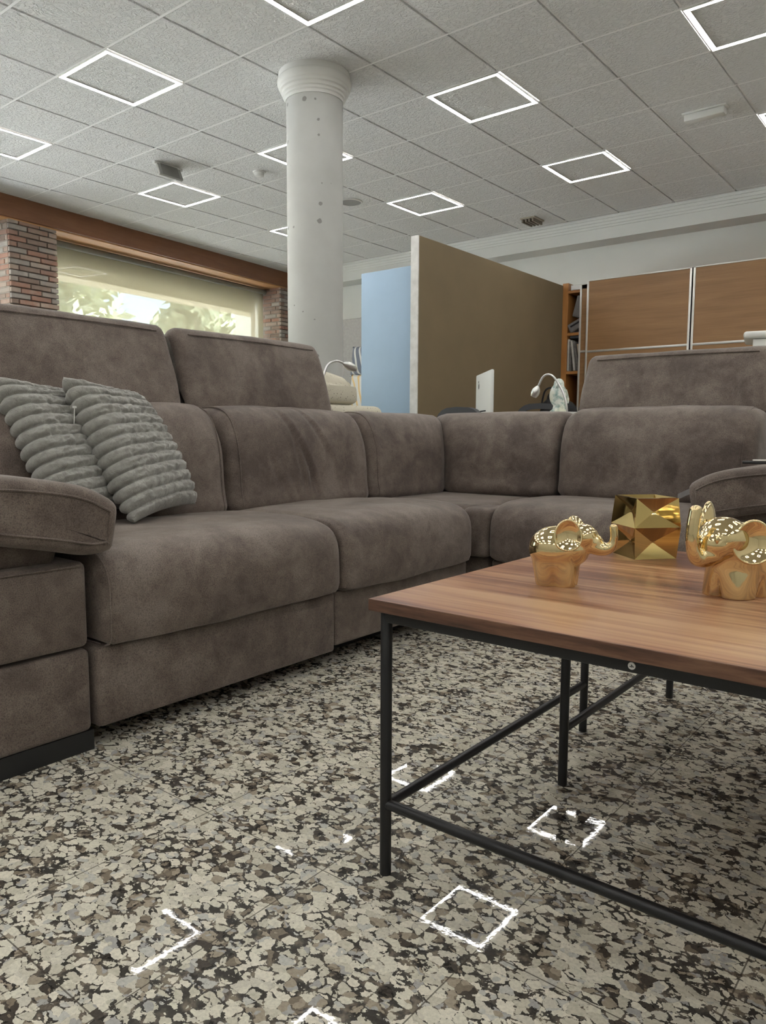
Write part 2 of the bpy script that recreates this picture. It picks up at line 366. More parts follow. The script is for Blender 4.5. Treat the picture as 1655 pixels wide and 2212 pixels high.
def soft(prof, w0, w1, frame, r=0.03, n=72, seg=40, puff=0.0, disp=None, mit0=None, mit1=None, cuts=3):
    """extrude a closed rounded profile along its width with rounded ends; frame maps (depth, width, z) to the world"""
    P = resample(chaikin(prof, cuts), n); N = pnormals(P); cen = sum(P, V((0, 0))) / n
    rows = []
    K = 7
    ts = [(r * (1 - math.cos(PI / 2 * k / K)), r * (1 - math.sin(PI / 2 * k / K))) for k in range(K + 1)]
    stations = [(0, r, 0.35), (0, r, 0.7)] + [(a, i, 1.0) for a, i in ts]
    W = w1 - w0
    L = [(w0 + a, i, sc) for a, i, sc in stations]
    L += [(w0 + r + (W - 2 * r) * k / seg, 0, 1.0) for k in range(1, seg)]
    L += [(w1 - a, i, sc) for a, i, sc in reversed(stations)]
    vs = []
    for (w, ins, sc) in L:
        u = (w - w0) / W
        for p, nn in zip(P, N):
            q = p - nn * ins
            if sc < 1: q = cen + (q - cen) * sc
            else:
                if puff: q = q + nn * puff * (1 - (2 * u - 1) ** 2) ** 0.6 if ins == 0 else q
                if disp and ins < r * 0.8: q = q + nn * disp(u, w, q.x, q.y)
            ww = w
            if mit1 and u > 0.5: ww = w + (q.x - mit1[0]) * mit1[1] * (u - 0.5) * 2
            if mit0 and u < 0.5: ww = w + (q.x - mit0[0]) * mit0[1] * (0.5 - u) * 2
            vs.append(frame(q.x, ww, q.y))
    m = len(L); fs = []
    for i in range(m - 1):
        for k in range(n): fs.append((i * n + k, i * n + (k + 1) % n, (i + 1) * n + (k + 1) % n, (i + 1) * n + k))
    fs.append(tuple(range(n))[::-1]); fs.append(tuple((m - 1) * n + k for k in range(n)))
    return MB().add(vs, fs), P, N
def wrinkle(lines, amp=0.62):
    """creases: (u at bottom, u at top, z0, z1, depth, width)"""
    def f(u, w, d, z):
        s = 0.0
        for (ub, ut, z0, z1, dep, wd) in lines:
            t = (z - z0) / (z1 - z0)
            if t < 0 or t > 1: continue
            uc = ub + (ut - ub) * t + 0.006 * math.sin(t * 7 + ub * 40)
            k = math.exp(-((u - uc) / wd) ** 2) - 0.55 * math.exp(-((u - uc - wd * 1.7) / (wd * 1.3)) ** 2)
            s -= dep * k * math.sin(PI * t) ** 0.6
        return s * amp
    return f
def soft_noise(amp, sc, seed):
    def f(u, w, d, z): return amp * noise.noise(V((d * sc + seed, w * sc, z * sc)))
    return f
def both(*fs): return lambda *a: sum(f(*a) for f in fs)

# ================================================================== SETTING
# floor
mb = MB(); mb.add([(-10.2, -4.8, 0), (3.3, -4.8, 0), (3.3, 8.75, 0), (-10.2, 8.75, 0)], [(0, 1, 2, 3)])
mb.add([(-10.2, -4.8, -0.1), (3.3, -4.8, -0.1), (3.3, 8.75, -0.1), (-10.2, 8.75, -0.1)], [(3, 2, 1, 0)])
struct(mb.build('floor', M['granite'], smooth=False))
# left wall frame: u along the wall, v into the room
WO = V((-8.06, 3.78, 0)); WT = V((-0.1085, 1, 0)).normalized(); WN = V((1, 0.1085, 0)).normalized()
WM = Matrix(((WN.x, WT.x, 0, WO.x), (WN.y, WT.y, 0, WO.y), (0, 0, 1, 0), (0, 0, 0, 1)))   # local (v, u, z)
# ceiling: grid backing, tiles in the mesh
mb = MB()
mb.box((-10.2, -4.8, CEIL + 0.0149), (3.3, 8.75, CEIL + 0.12))
g = 0.0105
lights = [(i, j) for i in (-7, -4, -1, 2, 5, 8) for j in (-14, -11, -8, -5, -2, 1, 4)]
lit = set(lights)
for i in range(-11, 10):
    for j in range(-15, 8):
        x0, y0 = GX + T * i, GY + T * j; x1, y1 = x0 + T, y0 + T
        y1 = min(y1, 8.36)
        if y1 - y0 < 0.05: continue
        q = 0.041 if (i, j) in lit else g
        a, b, c, d = x0 + q, y0 + q, x1 - q, y1 - q
        z = CEIL
        mb.add([(a, b, z), (c, b, z), (c, d, z), (a, d, z), (a, b, z + .015), (c, b, z + .015), (c, d, z + .015), (a, d, z + .015)],
               [(3, 2, 1, 0), (0, 1, 5, 4), (1, 2, 6, 5), (2, 3, 7, 6), (3, 0, 4, 7)])
mb.mi = 1
for j in range(-15, 9):
    y = GY + T * j
    if y < 8.3: mb.box((-10.2, y - .0085, CEIL + .001), (3.3, y + .0085, CEIL + .016))
for i in range(-11, 11):
    x = GX + T * i; mb.box((x - .0085, -4.75, CEIL + .010), (x + .0085, 8.36, CEIL + .0155))
struct(mb.build('ceiling', [M['ceiling'], M['grid_bar']], smooth=False), 'grid ceiling of textured square tiles')
# back wall, cornice beam
mb = MB(); mb.box((-10.2, 8.66, 0), (3.3, 8.85, CEIL + 0.1))
struct(mb.build('wall_back', M['wall_white'], smooth=False))
mb = MB()
YB = 8.36
mb.box((-8.54, YB, 2.914), (3.2, 8.66, CEIL + 0.006))
for k, (z0, dy) in enumerate(((3.128, .05), (3.096, .037), (3.066, .025), (3.04, .012))):
    mb.box((-8.54, YB - dy, z0), (3.2, YB + 0.01, CEIL + 0.006), 0.006)
struct(mb.build('trim_1', M['cornice']), 'white stepped cornice beam along the back wall')
mb = MB(); mb.box((3.2, -4.8, 0), (3.4, 8.75, CEIL + 0.1)); struct(mb.build('wall_right', M['wall_white'], smooth=False))
mb = MB(); mb.box((-10.2, -4.95, 0), (3.3, -4.75, CEIL + 0.1)); struct(mb.build('wall_front', M['wall_white'], smooth=False))
# left wall with two window openings, brick piers
mb = MB(WM)
VO = -0.62
mb.mi = 1
for (u0, u1) in ((-8.9, -5.2), (0.08, 0.62), (4.40, 5.0)):
    mb.box((VO, u0, 0), (-0.035, u1, 2.945))
for (u0, u1) in ((-5.2, 0.08), (0.62, 4.40)):
    mb.box((VO, u0, 0), (-0.12, u1, 0.78))
mb.box((VO, -8.9, 2.945), (-0.36, 5.0, CEIL + 0.1))
mb.mi = 0
ch, cm = 0.0585, 0.012
rb = random.Random(3)
def bricks(face, u0, u1, v0, v1, z0, z1):
    row = 0; z = z0
    while z < z1 - 0.02:
        L = 0.24; x = 0.0; length = (u1 - u0) if face == 'front' else (v1 - v0)
        off = -L * (0.5 if row % 2 else 0.0) - rb.uniform(0, 0.04)
        x = off
        while x < length:
            a, b = max(0, x), min(length, x + L - 0.012)
            if b - a > 0.02:
                o = rb.uniform(0, 0.006); za, zb = z, min(z1, z + ch - cm)
                if face == 'front': mb.box((v1 - 0.04, u0 + a, za), (v1 + o, u0 + b, zb), 0.004, 1)
                else:
                    oo = rb.uniform(0.006, 0.012)
                    if face == 'near': mb.box((v0 + a, u0 - oo, za), (v0 + b, u0 + 0.03, zb), 0.004, 1)
                    else: mb.box((v0 + a, u1 - 0.03, za), (v0 + b, u1 + oo, zb), 0.004, 1)
            x += L
        z += ch; row += 1
bricks('front', 0.075, 0.628, -0.5, -0.004, 1.2, 2.94)
bricks('near', 0.08, 0.62, -0.55, -0.03, 1.2, 2.94)
bricks('front', 4.39, 5.0, -0.5, -0.004, 1.2, 2.94)
bricks('near', 4.40, 5.0, -0.55, -0.03, 1.2, 2.94)
struct(mb.build('wall_left', [M['brick'], M['mortar']], smooth=False), 'brick window wall with piers')
mb = MB(WM); mb.box((-0.36, -8.9, 2.94), (0.03, 4.95, CEIL + 0.02), 0.006)
struct(mb.build('trim_2', M['beam_wood']), 'brown timber beam above the windows')
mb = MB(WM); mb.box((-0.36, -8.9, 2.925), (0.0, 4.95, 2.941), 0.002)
struct(mb.build('trim_4', M['soffit']), 'timber soffit under the beam, window light put into its pale orange')
# exterior lintel seen through the blind
mb = MB(WM); mb.box((-0.95, -8.9, 2.60), (-0.62, 5.2, 3.3))
struct(mb.build('trim_3', M['cream_out'], smooth=False), 'cream lintel outside above the window')
# windows
def window(n, u0, u1):
    root = struct(empty('window_%d' % n, WM @ V((-0.45, (u0 + u1) / 2, 0.78))))
    f = MB(WM)
    z0, z1 = 0.78, 2.94
    f.box((-0.48, u0, z0), (-0.42, u0 + 0.05, z1)); f.box((-0.48, u1 - 0.05, z0), (-0.42, u1, z1))
    f.box((-0.48, u0, z0), (-0.42, u1, z0 + 0.05)); f.box((-0.48, u0, z1 - 0.05), (-0.42, u1, z1))
    pbuild(f, 'window_frame', M['lit_plastic'], root, smooth=False)
    gl = MB(WM); gl.box((-0.455, u0 + 0.05, z0 + 0.05), (-0.449, u1 - 0.05, z1 - 0.05))
    pbuild(gl, 'pane', M['glass'], root, smooth=False)
window(1, 0.63, 4.39); window(2, -5.19, 0.07)
def blind(u0, u1, label, v=-0.30):
    root = empty('roller_blind', WM @ V((v, (u0 + u1) / 2, 2.90)))
    b = MB(WM); b.tube([(v, u0 + 0.01, 2.875), (v, u1 - 0.01, 2.875)], 0.036, 20); pbuild(b, 'roller_tube', M['grey_tube'], root)
    b = MB(WM); n = 40
    b.add([(v - 0.034, u0 + 0.02, 2.875), (v - 0.034, u1 - 0.02, 2.875), (v - 0.034, u1 - 0.02, 0.84), (v - 0.034, u0 + 0.02, 0.84)], [(0, 1, 2, 3)])
    pbuild(b, 'blind_fabric', M['blind'], root, smooth=False)
    b = MB(WM); b.tube([(v - 0.034, u0 + 0.02, 0.83), (v - 0.034, u1 - 0.02, 0.83)], 0.011, 10); pbuild(b, 'hem_bar', M['aluminium'], root)
    tag(root, label, 'blind')
blind(0.63, 4.38, 'sheer yellow roller blind over the long window behind the sofa')

# ================================================================== OUTDOORS
mb = MB(); mb.add([(-40, -30, -0.12), (20, -30, -0.12), (20, 40, -0.12), (-40, 40, -0.12)], [(0, 1, 2, 3)])
struct(mb.build('ground_outside', M['ground'], smooth=False))
def tree(base, h, r, label, seed, nleaf=2600):
    rr = random.Random(seed); root = empty('garden_tree', base)
    t = MB(); t.tube([(0, 0, 0), (0.05, 0.03, h * 0.3), (-0.04, 0.06, h * 0.55)], [0.14, 0.1, 0.06], 10)
    for k in range(6):
        a = rr.uniform(0, 2 * PI); t.tube([(0, 0.03, h * 0.35), (math.cos(a) * r * 0.5, math.sin(a) * r * 0.5, h * 0.62)], [0.05, 0.02], 7)
    t.build('trunk', M['bark'], root)
    blobs = []
    for k in range(16):
        a = rr.uniform(0, 2 * PI); q = r * math.sqrt(rr.random()) * 0.75; z = h * rr.uniform(0.42, 0.92)
        blobs.append((V((math.cos(a) * q, math.sin(a) * q, z)), r * rr.uniform(0.28, 0.5)))
    vs = []; fs = []
    for k in range(nleaf):
        c, q = rr.choice(blobs); d = V((rr.gauss(0, 1), rr.gauss(0, 1), rr.gauss(0, 1))).normalized() * q * (rr.random() ** 0.4) * (rr.uniform(1.0, 1.45) if rr.random() < .22 else 1.0)
        p = c + d; a = V((rr.gauss(0, 1), rr.gauss(0, 1), rr.gauss(0, 1))).normalized(); b = a.orthogonal().normalized(); s = rr.uniform(0.10, 0.19)
        o = len(vs); vs += [p - a * s, p + b * s * 0.5, p + a * s, p - b * s * 0.5]; fs.append((o, o + 1, o + 2, o + 3))
    m = MB(); m.add(vs, fs); m.build('foliage', M['leaf'], root, smooth=False)
    tag(root, label, 'tree', 'trees in the garden outside the window')
def tp(px, dist): p = at(px, 640, dist); return (p.x, p.y, -0.12)
tree(tp(138, 13.2), 5.4, 1.25, 'pale green tree outside the window close to the brick pier', 11, 4200)
tree(tp(290, 21.5), 3.3, 1.3, 'low pale tree at the gap of sky outside the window', 12, 4200)
tree(tp(438, 15.6), 5.0, 1.2, 'broad pale green tree outside the middle of the long window', 13, 4200)
tree(tp(480, 19.3), 4.7, 1.2, 'pale green tree outside just beyond the broad middle one', 15, 4200)
tree(tp(595, 23.0), 5.0, 1.3, 'pale green tree outside the far end of the window by the column', 14, 4200)

# ================================================================== CEILING THINGS
def light_proto():
    root = empty('ceiling_light')
    h = MB(); o = MB()
    def ringf(m, a, b, z0, z1):
        for (x0, y0, x1, y1) in ((-a, -a, a, -b), (-a, b, a, a), (-a, -b, -b, b), (b, -b, a, b)): m.box((x0, y0, z0), (x1, y1, z1))
    ringf(h, 0.299, 0.292, -0.008, 0.006); ringf(h, 0.264, 0.259, -0.006, 0.006); h.build('housing', M['aluminium'], root, smooth=False)
    ringf(o, 0.292, 0.264, -0.0045, 0.006); o.build('diffuser', M['led'], root, smooth=False)
    return root
LP = light_proto()
LL = {(-4, -2): 'glowing square light frame on the window side of the column, high above the sofa',
      (-7, -2): 'glowing square light frame cut by the picture edge on the window side',
      (-7, 1): 'glowing square light frame over the window, beside the small dark box lamp',
      (-4, 1): 'glowing square light frame partly hidden behind the column, near the smoke detector',
      (-7, 4): 'small distant glowing square light frame half hidden behind the column by the window',
      (-1, -2): 'glowing square light frame cut by the top picture edge in front of the column',
      (-1, 1): 'glowing square light frame just past the column on the bookcase side',
      (-4, 4): 'small glowing square light frame above the blue board',
      (-1, 4): 'glowing square light frame above the oak sliding doors, second from the cornice',
      (2, 1): 'glowing square light frame cut by the top corner on the bookcase side',
      (2, 4): 'glowing square light frame with only a corner showing, next to the white box lamp'}
def copy_tree(o, parent=None):
    c = o.copy(); C.objects.link(c)
    if parent: c.parent = parent
    for ch in list(o.children): copy_tree(ch, c)
    return c
for k, (i, j) in enumerate(lights):
    o = LP if k == 0 else copy_tree(LP)
    o.location = (GX + T * (i + .5), GY + T * (j + .5), CEIL)
    if (i, j) in LL: tag(o, LL[(i, j)], 'ceiling light', 'square LED frame lights in the ceiling')
    else: tag(o, 'glowing square light frame overhead, out of the picture', 'ceiling light', 'unseen square LED frame lights')
# smoke detector, downlight, box lamps, vent
p = on('z', 560, 371, CEIL); r0 = empty('smoke_detector', p)
MB().lathe([(0, -0.012), (0.055, -0.012), (0.06, -0.004), (0.06, 0.004)], n=32).build('base', M['lit_plastic'], r0)
MB().lathe([(0, -0.045), (0.03, -0.044), (0.042, -0.036), (0.046, -0.012), (0, -0.012)], n=32).build('sensor_dome', M['lit_plastic'], r0)
tag(r0, 'small white smoke detector on the ceiling beside the column', 'smoke detector')
p = on('z', 757, 436, CEIL); r0 = empty('ceiling_speaker', p)
MB().lathe([(0, -0.006), (0.11, -0.006), (0.115, 0.0), (0.115, 0.005)], n=40).build('grille', plain('speaker_grille', (0.32, 0.32, 0.31), 0.7), r0)
MB().lathe([(0.112, -0.012), (0.128, -0.010), (0.13, 0.004), (0.112, 0.004)], n=40, closed=True).build('rim', M['lit_plastic'], r0)
tag(r0, 'round flush grey speaker disc in the ceiling just behind the column', 'speaker')
p = on('z', 362, 357, CEIL); r0 = empty('emergency_sign', p)
MB().box((-0.02, -0.15, -0.025), (0.02, 0.15, 0.003), 0.004).build('mount_bar', M['lit_plastic'], r0)
mb = MB(Matrix.Rotation(math.radians(-24), 4, 'Y')); mb.box((-0.012, -0.125, -0.128), (0.012, 0.125, -0.01), 0.003); mb.build('plate', plain('sign_grey', (0.40, 0.40, 0.39), 0.5), r0)
mb = MB(Matrix.Rotation(math.radians(-24), 4, 'Y')); mb.box((0.010, -0.092, -0.126), (0.015, 0.092, -0.012), 0.001); mb.build('panel', plain('sign_dark', (0.25, 0.25, 0.24), 0.45), r0)
tag(r0, 'dark grey hanging plate under the ceiling beside the square light over the window', 'sign')
p = on('z', 1524, 238, CEIL); r0 = empty('emergency_lamp', p)
MB().box((-0.16, -0.05, -0.012), (0.16, 0.05, 0.003), 0.004).build('base', M['lit_plastic'], r0)
MB().box((-0.145, -0.04, -0.062), (0.145, 0.04, -0.012), 0.008).build('cover', M['lit_plastic'], r0)
tag(r0, 'white box shaped emergency lamp on the ceiling towards the bookcase wall', 'lamp')
p = on('z', 1150, 474, CEIL); r0 = empty('air_vent', p)
MB().box((-0.09, -0.12, -0.014), (0.09, 0.12, 0.003), 0.004).build('frame', plain('vent_beige', (0.40, 0.36, 0.29), 0.6), r0)
mb = MB()
for k in range(4): mb.box((-0.075 + k * 0.042, -0.11, -0.05), (-0.055 + k * 0.042, 0.11, -0.012), 0.002)
mb.build('louvres', plain('vent_brown', (0.24, 0.21, 0.17), 0.6), r0)
tag(r0, 'small beige louvred fitting on the ceiling above the brown board', 'vent')

# ================================================================== COLUMN
r0 = empty('column', (-3.77, 3.93, 0))
prof = [(0.197, 0), (0.192, CEIL - 0.1)]
MB().lathe([(0.193, 0)] + [(0.193, 0.1 + k * 0.1) for k in range(30)], n=64).build('shaft', M['concrete'], r0)
cp = [(0.185, 2.978), (0.199, 2.978), (0.201, 2.996), (0.210, 3.002), (0.211, 3.016), (0.221, 3.022), (0.223, 3.040), (0.234, 3.046), (0.236, 3.066), (0.246, 3.073), (0.252, 3.09), (0.253, 3.105), (0.249, 3.118), (0.244, 3.122), (0.244, CEIL), (0.185, CEIL)]
MB().lathe(cp, n=64, closed=True).build('capital', M['white'], r0)
tag(r0, 'round pale concrete column with pitted shaft and white stepped capital behind the sofa', 'column'); r0['kind'] = 'structure'

# ================================================================== CORNER SOFA
S = empty('corner_sofa', (-2.05, 2.6, 0))
tag(S, 'large taupe brown suede corner sofa with raised headrests', 'sofa')
su = M['suede']
LF = lambda d, w, z: (-1.556 - d, w, z)        # left run: width along y
RF = lambda d, w, z: (w, 2.556 + d, z)         # run along the bookcase wall: width along x
SEAT = [(.045, .247), (-.004, .247), (-.004, .33), (-.002, .41), (.035, .458), (.12, .472), (.3, .474), (.5, .468), (.62, .45), (.62, .25), (.3, .247)]
BACK = [(.575, .44), (.535, .445), (.512, .475), (.528, .53), (.53, .62), (.545, .72), (.595, .815), (.69, .838), (.80, .822), (.90, .80), (.945, .70), (.945, .44)]
HEAD = [(.775, .812), (.757, .82), (.765, .88), (.80, 1.0), (.84, 1.105), (.87, 1.137), (.93, 1.130), (.955, 1.06), (.925, .88), (.905, .812)]
def up(prof, dz): return [(a, b + dz) for a, b in prof]
def piping(P, N, w, frame, parent, name='piping', off=0.0015, r=0.0026, rng=None, ins=0.0):
    path = []
    for p, n in zip(P, N):
        if rng and not rng(p): 
            continue
        q = p + n * (off - ins); path.append(frame(q.x, w, q.y))
    # order: keep the longest unbroken run
    mb = MB(); 
    best = []; cur = []
    for a in path:
        if cur and (V(a) - V(cur[-1])).length > 0.06:
            if len(cur) > len(best): best = cur
            cur = []
        cur.append(a)
    if len(cur) > len(best): best = cur
    if len(best) > 3: pbuild(mb.tube(best, r, 6), name, su, S_fix(parent))
def S_fix(parent): return parent
def cushion(name, prof, w0, w1, frame, parent=S, pipes=(), rng=None, **kw):
    mb, P, N = soft(prof, w0, w1, frame, **kw)
    o = pbuild(mb, name, su, S)
    for w in pipes:
        q = MB(); path = [frame((p + n * 0.001).x, w, (p + n * 0.001).y) for p, n in zip(P, N) if (rng is None or rng(p))]
        # break into runs
        runs = [[]]
        for a in path:
            if runs[-1] and (V(a) - V(runs[-1][-1])).length > 0.06: runs.append([])
            runs[-1].append(a)
        best = max(runs, key=len)
        if len(best) > 3:
            q.tube(best, 0.0022, 6)
            inv = Matrix.Translation(-S.location); q.v = [tuple(inv @ V(p)) for p in q.v]
            q.build('piping', su, o)
    return o
front = lambda p: p.x < 0.9
sn = soft_noise
cushion('seat_cushion', SEAT, 0.925, 1.738, LF, r=0.030, puff=0.010, disp=sn(0.006, 6, 1), pipes=(0.935,))
cushion('seat_cushion', SEAT, 1.742, 2.50, LF, r=0.022, puff=0.012, disp=sn(0.006, 6, 5))
cushion('seat_cushion', SEAT, -1.522, -0.715, RF, r=0.030, puff=0.010, disp=sn(0.006, 6, 9))
# corner seat
mb = MB(); mb.box((-2.2, 2.585, .247), (-1.60, 3.2, .455), 0.035, 4); mb.box((-1.65, 2.556, .247), (-1.528, 2.75, .448), 0.03, 4)
pbuild(mb, 'corner_seat', su, S)
bk = both(sn(0.007, 7, 2))
W2 = wrinkle([(0.34, 0.22, .50, .68, .010, .016), (0.47, 0.40, .48, .78, .009, .014), (0.58, 0.36, .47, .83, .016, .016), (0.70, 0.52, .60, .84, .013, .016), (0.42, 0.36, .48, .60, .007, .011), (0.52, 0.5, .48, .62, .006, .012)])
cushion('back_cushion', BACK, 0.93, 1.735, LF, r=0.05, puff=0.012, disp=sn(0.007, 7, 3), pipes=(1.70,), rng=front)
cushion('back_cushion', BACK, 1.745, 2.515, LF, r=0.05, puff=0.012, disp=both(sn(0.006, 7, 2), W2), seg=110, pipes=(1.785,), rng=front)
cushion('back_cushion', BACK, 2.525, 3.095, LF, r=0.04, puff=0.006, disp=sn(0.006, 7, 4), mit1=(.53, 1.0), pipes=(2.56,), rng=front)
cushion('back_cushion', up(BACK, .008), -2.09, -1.508, RF, r=0.04, puff=0.006, disp=sn(0.006, 7, 6), mit0=(.53, -1.0))
W3 = wrinkle([(0.32, 0.40, .50, .68, .007, .02), (0.50, 0.62, .49, .70, .010, .018), (0.60, 0.70, .50, .66, .007, .014), (0.25, 0.24, .52, .66, .006, .014), (0.72, 0.84, .5, .74, .008, .02), (0.40, 0.47, .5, .62, .006, .012)])
cushion('back_cushion', up(BACK, .014), -1.498, -0.690, RF, r=0.055, puff=0.014, disp=both(sn(0.007, 7, 8), W3), seg=110, pipes=(-.735,), rng=front)
# headrests
def headrest(w0, w1, frame, dz=0.0, r=0.035, kz=1.0):
    prof = [(a, .812 + dz + (b - .812) * kz) for a, b in HEAD]
    corner = lambda u, w, d, z: -0.012 * max(0, (abs(2 * u - 1) - .90) / .10) ** 2 * min(1, max(0, (z - .95) / .08))
    o = cushion('headrest', prof, w0, w1, frame, r=r, puff=0.004, disp=both(sn(0.004, 6, w0 * 3), corner), seg=60, cuts=3)
    q = MB(); q.tube([frame(.8375, w0 + .06 + (w1 - w0 - .12) * k / 20, (.812 + .2965 * kz) + dz + .004 * math.sin(PI * k / 20)) for k in range(21)], 0.003, 6)
    inv = Matrix.Translation(-S.location); q.v = [tuple(inv @ V(p)) for p in q.v]; q.build('piping', su, o)
headrest(0.93, 1.722, LF); headrest(1.742, 2.535, LF); headrest(-1.512, -0.70, RF, 0.012, kz=.872)
# bases, backs, plinths
mb = MB(); mb.box((-2.5, 0.915, .05), (-1.582, 1.733, .243), 0.012, 3); pbuild(mb, 'base_panel', su, S)
mb = MB(); mb.box((-2.5, 1.737, .064), (-1.586, 2.51, .243), 0.012, 3); pbuild(mb, 'base_panel', su, S)
mb = MB(); mb.box((-2.5, 2.62, .06), (-1.56, 3.45, .243), 0.012, 3); pbuild(mb, 'base_panel', su, S)
mb = MB(); mb.box((-1.52, 2.586, .06), (-0.71, 3.5, .243), 0.012, 3); pbuild(mb, 'base_panel', su, S)
mb = MB(); mb.box((-2.53, 0.93, .06), (-2.40, 3.5, .82), 0.03, 3); pbuild(mb, 'back_panel', su, S)
mb = MB(); mb.box((-2.53, 3.4, .06), (-0.70, 3.53, .82), 0.03, 3); pbuild(mb, 'back_panel', su, S)
for (a, b) in (((-2.45, 1.0), (-1.72, 2.45)), ((-2.4, 2.7), (-0.8, 3.4))):
    mb = MB(); mb.box((a[0], a[1], 0), (b[0], b[1], .065)); pbuild(mb, 'plinth', M['plinth'], S, smooth=False)
# arms: (o outward from the seat side)
PAD = [(.05, .466), (.0, .468), (-.014, .474), (-.018, .486), (-.024, .52), (-.03, .557), (-.029, .572), (-.02, .584), (.05, .622), (.15, .642), (.27, .655), (.37, .652), (.41, .61), (.39, .545), (.25, .510), (.12, .485)]
def arm(kind, frame):
    # frame(d, o, z)
    def bx(d0, o0, z0, d1, o1, z1, r, name, mat):
        a = V(frame(d0, o0, z0)); b = V(frame(d1, o1, z1)); m = MB()
        m.box([min(p, q) for p, q in zip(a, b)], [max(p, q) for p, q in zip(a, b)], r, 3); return pbuild(m, name, mat, S)
    bx(0.036, 0.0, .047, 0.97, .33, .243, .014, 'arm_base', su)
    o = bx(0.030, 0.004, .250, 0.97, .33, .449, .016, 'arm_panel', su)
    bx(0.040, -0.004, 0.0, 0.95, .32, .048, .0, 'plinth', M['plinth'])
    bx(0.060, 0.05, .44, 0.8, .33, .515, .03, 'pad_support', su)
        # pad: profile in (o, z), extruded along depth
    fr2 = lambda oo, d, z: frame(d, oo - 0.03, z)
    mbp, P, N = soft(PAD, -0.012, 0.78, fr2, r=0.026, cuts=2, n=80, seg=30, puff=0.004, disp=sn(0.004, 6, 12))
    pad = pbuild(mbp, 'arm_pad', su, S)
    q = MB(); q.tube([fr2((p - n * 0.026).x, -0.0135, (p - n * 0.026).y) for p, n in zip(P, N)] + [fr2((P[0] - N[0] * 0.026).x, -0.0135, (P[0] - N[0] * 0.026).y)], 0.0026, 6)
    inv = Matrix.Translation(-S.location); q.v = [tuple(inv @ V(p)) for p in q.v]; q.build('piping', su, pad)
    q = MB(); q.tube([V(frame(0.029, 0.02 + 0.3 * k / 10, .4405)) for k in range(11)], 0.0026, 6)
    q.v = [tuple(inv @ V(p)) for p in q.v]; q.build('piping', su, o)
arm('a', lambda d, o, z: (-1.556 - d, 0.905 - o, z))
arm('b', lambda d, o, z: (-0.705 + o, 2.556 + d, z))
# pull strap beside the second arm
a = on('y', 1464, 1073, 2.72); b = on('y', 1518, 1049, 2.66)
mb = MB(); dirv = (b - a); side = V((0, 0, 1)) * 0.010
mb.add([a - side + V((0, 0, 0)), b - side, b + side, a + side, a - side + V((0, .003, 0)), b - side + V((0, .003, 0)), b + side + V((0, .003, 0)), a + side + V((0, .003, 0))],
       [(0, 1, 2, 3), (7, 6, 5, 4), (0, 4, 5, 1), (2, 6, 7, 3), (1, 5, 6, 2), (3, 7, 4, 0)])
o = pbuild(mb, 'pull_strap', M['felt'], S); o['label'] = 'grey pull strap'
# reading lamps on the sofa back
def curve(pts, n=40):
    P = [V(p) for p in pts]; out = []
    for i in range(len(P) - 1):
        p0, p1, p2, p3 = P[max(i - 1, 0)], P[i], P[i + 1], P[min(i + 2, len(P) - 1)]
        for k in range(n // (len(P) - 1)):
            t = k / (n // (len(P) - 1))
            out.append(0.5 * ((2 * p1) + (-p0 + p2) * t + (2 * p0 - 5 * p1 + 4 * p2 - p3) * t * t + (-p0 + 3 * p1 - 3 * p2 + p3) * t ** 3))
    out.append(P[-1]); return out
def reading_lamp(neck, head0, head1):
    lamp_base = MB(); b = neck[0]; lamp_base.lathe([(0, -.012), (.022, -.012), (.022, .006), (.012, .012), (0, .012)], c=b, n=20)
    L = pbuild(lamp_base, 'reading_lamp', M['chrome'], S); L['label'] = 'chrome gooseneck reading lamp'
    inv = Matrix.Translation(-S.location)
    q = MB(); q.tube(curve(neck, 48), 0.0055, 10); q.v = [tuple(inv @ V(p)) for p in q.v]; q.build('gooseneck', M['chrome'], L)
    d = (head1 - head0); n = 10
    pth = [head0 + d * t for t in (0, .06, .2, .4, .6, .8, .95, 1.0, 1.0, 0.97)]; rad = [.006, .009, .015, .0205, .022, .020, .0165, .0155, .011, .010]
    q = MB(); q.tube(pth, rad, 18); q.v = [tuple(inv @ V(p)) for p in q.v]; q.build('lamp_head', M['chrome'], L)
    q = MB(); e = d.normalized(); q.tube([head1 - d * .06, head1 + e * .0008], .0112, 16); q.v = [tuple(inv @ V(p)) for p in q.v]; q.build('lens', M['black_plastic'], L)
X1 = -2.60
nk = [on('x', 690, 900, X1), on('x', 694, 840, X1), on('x', 706, 792, X1), on('x', 726, 780, X1), on('x', 745, 786, X1)]
reading_lamp(nk, on('x', 741, 784.5, X1), on('x', 767, 797, X1))
Y1 = 3.56
nk = [on('y', 1225.5, 905, Y1), on('y', 1223, 870, Y1), on('y', 1212, 838, Y1), on('y', 1196, 814, Y1), on('y', 1183, 809, Y1), on('y', 1172, 816, Y1), on('y', 1162.5, 836, Y1)]
reading_lamp(nk, on('y', 1163, 834, Y1), on('y', 1152.5, 857, Y1))

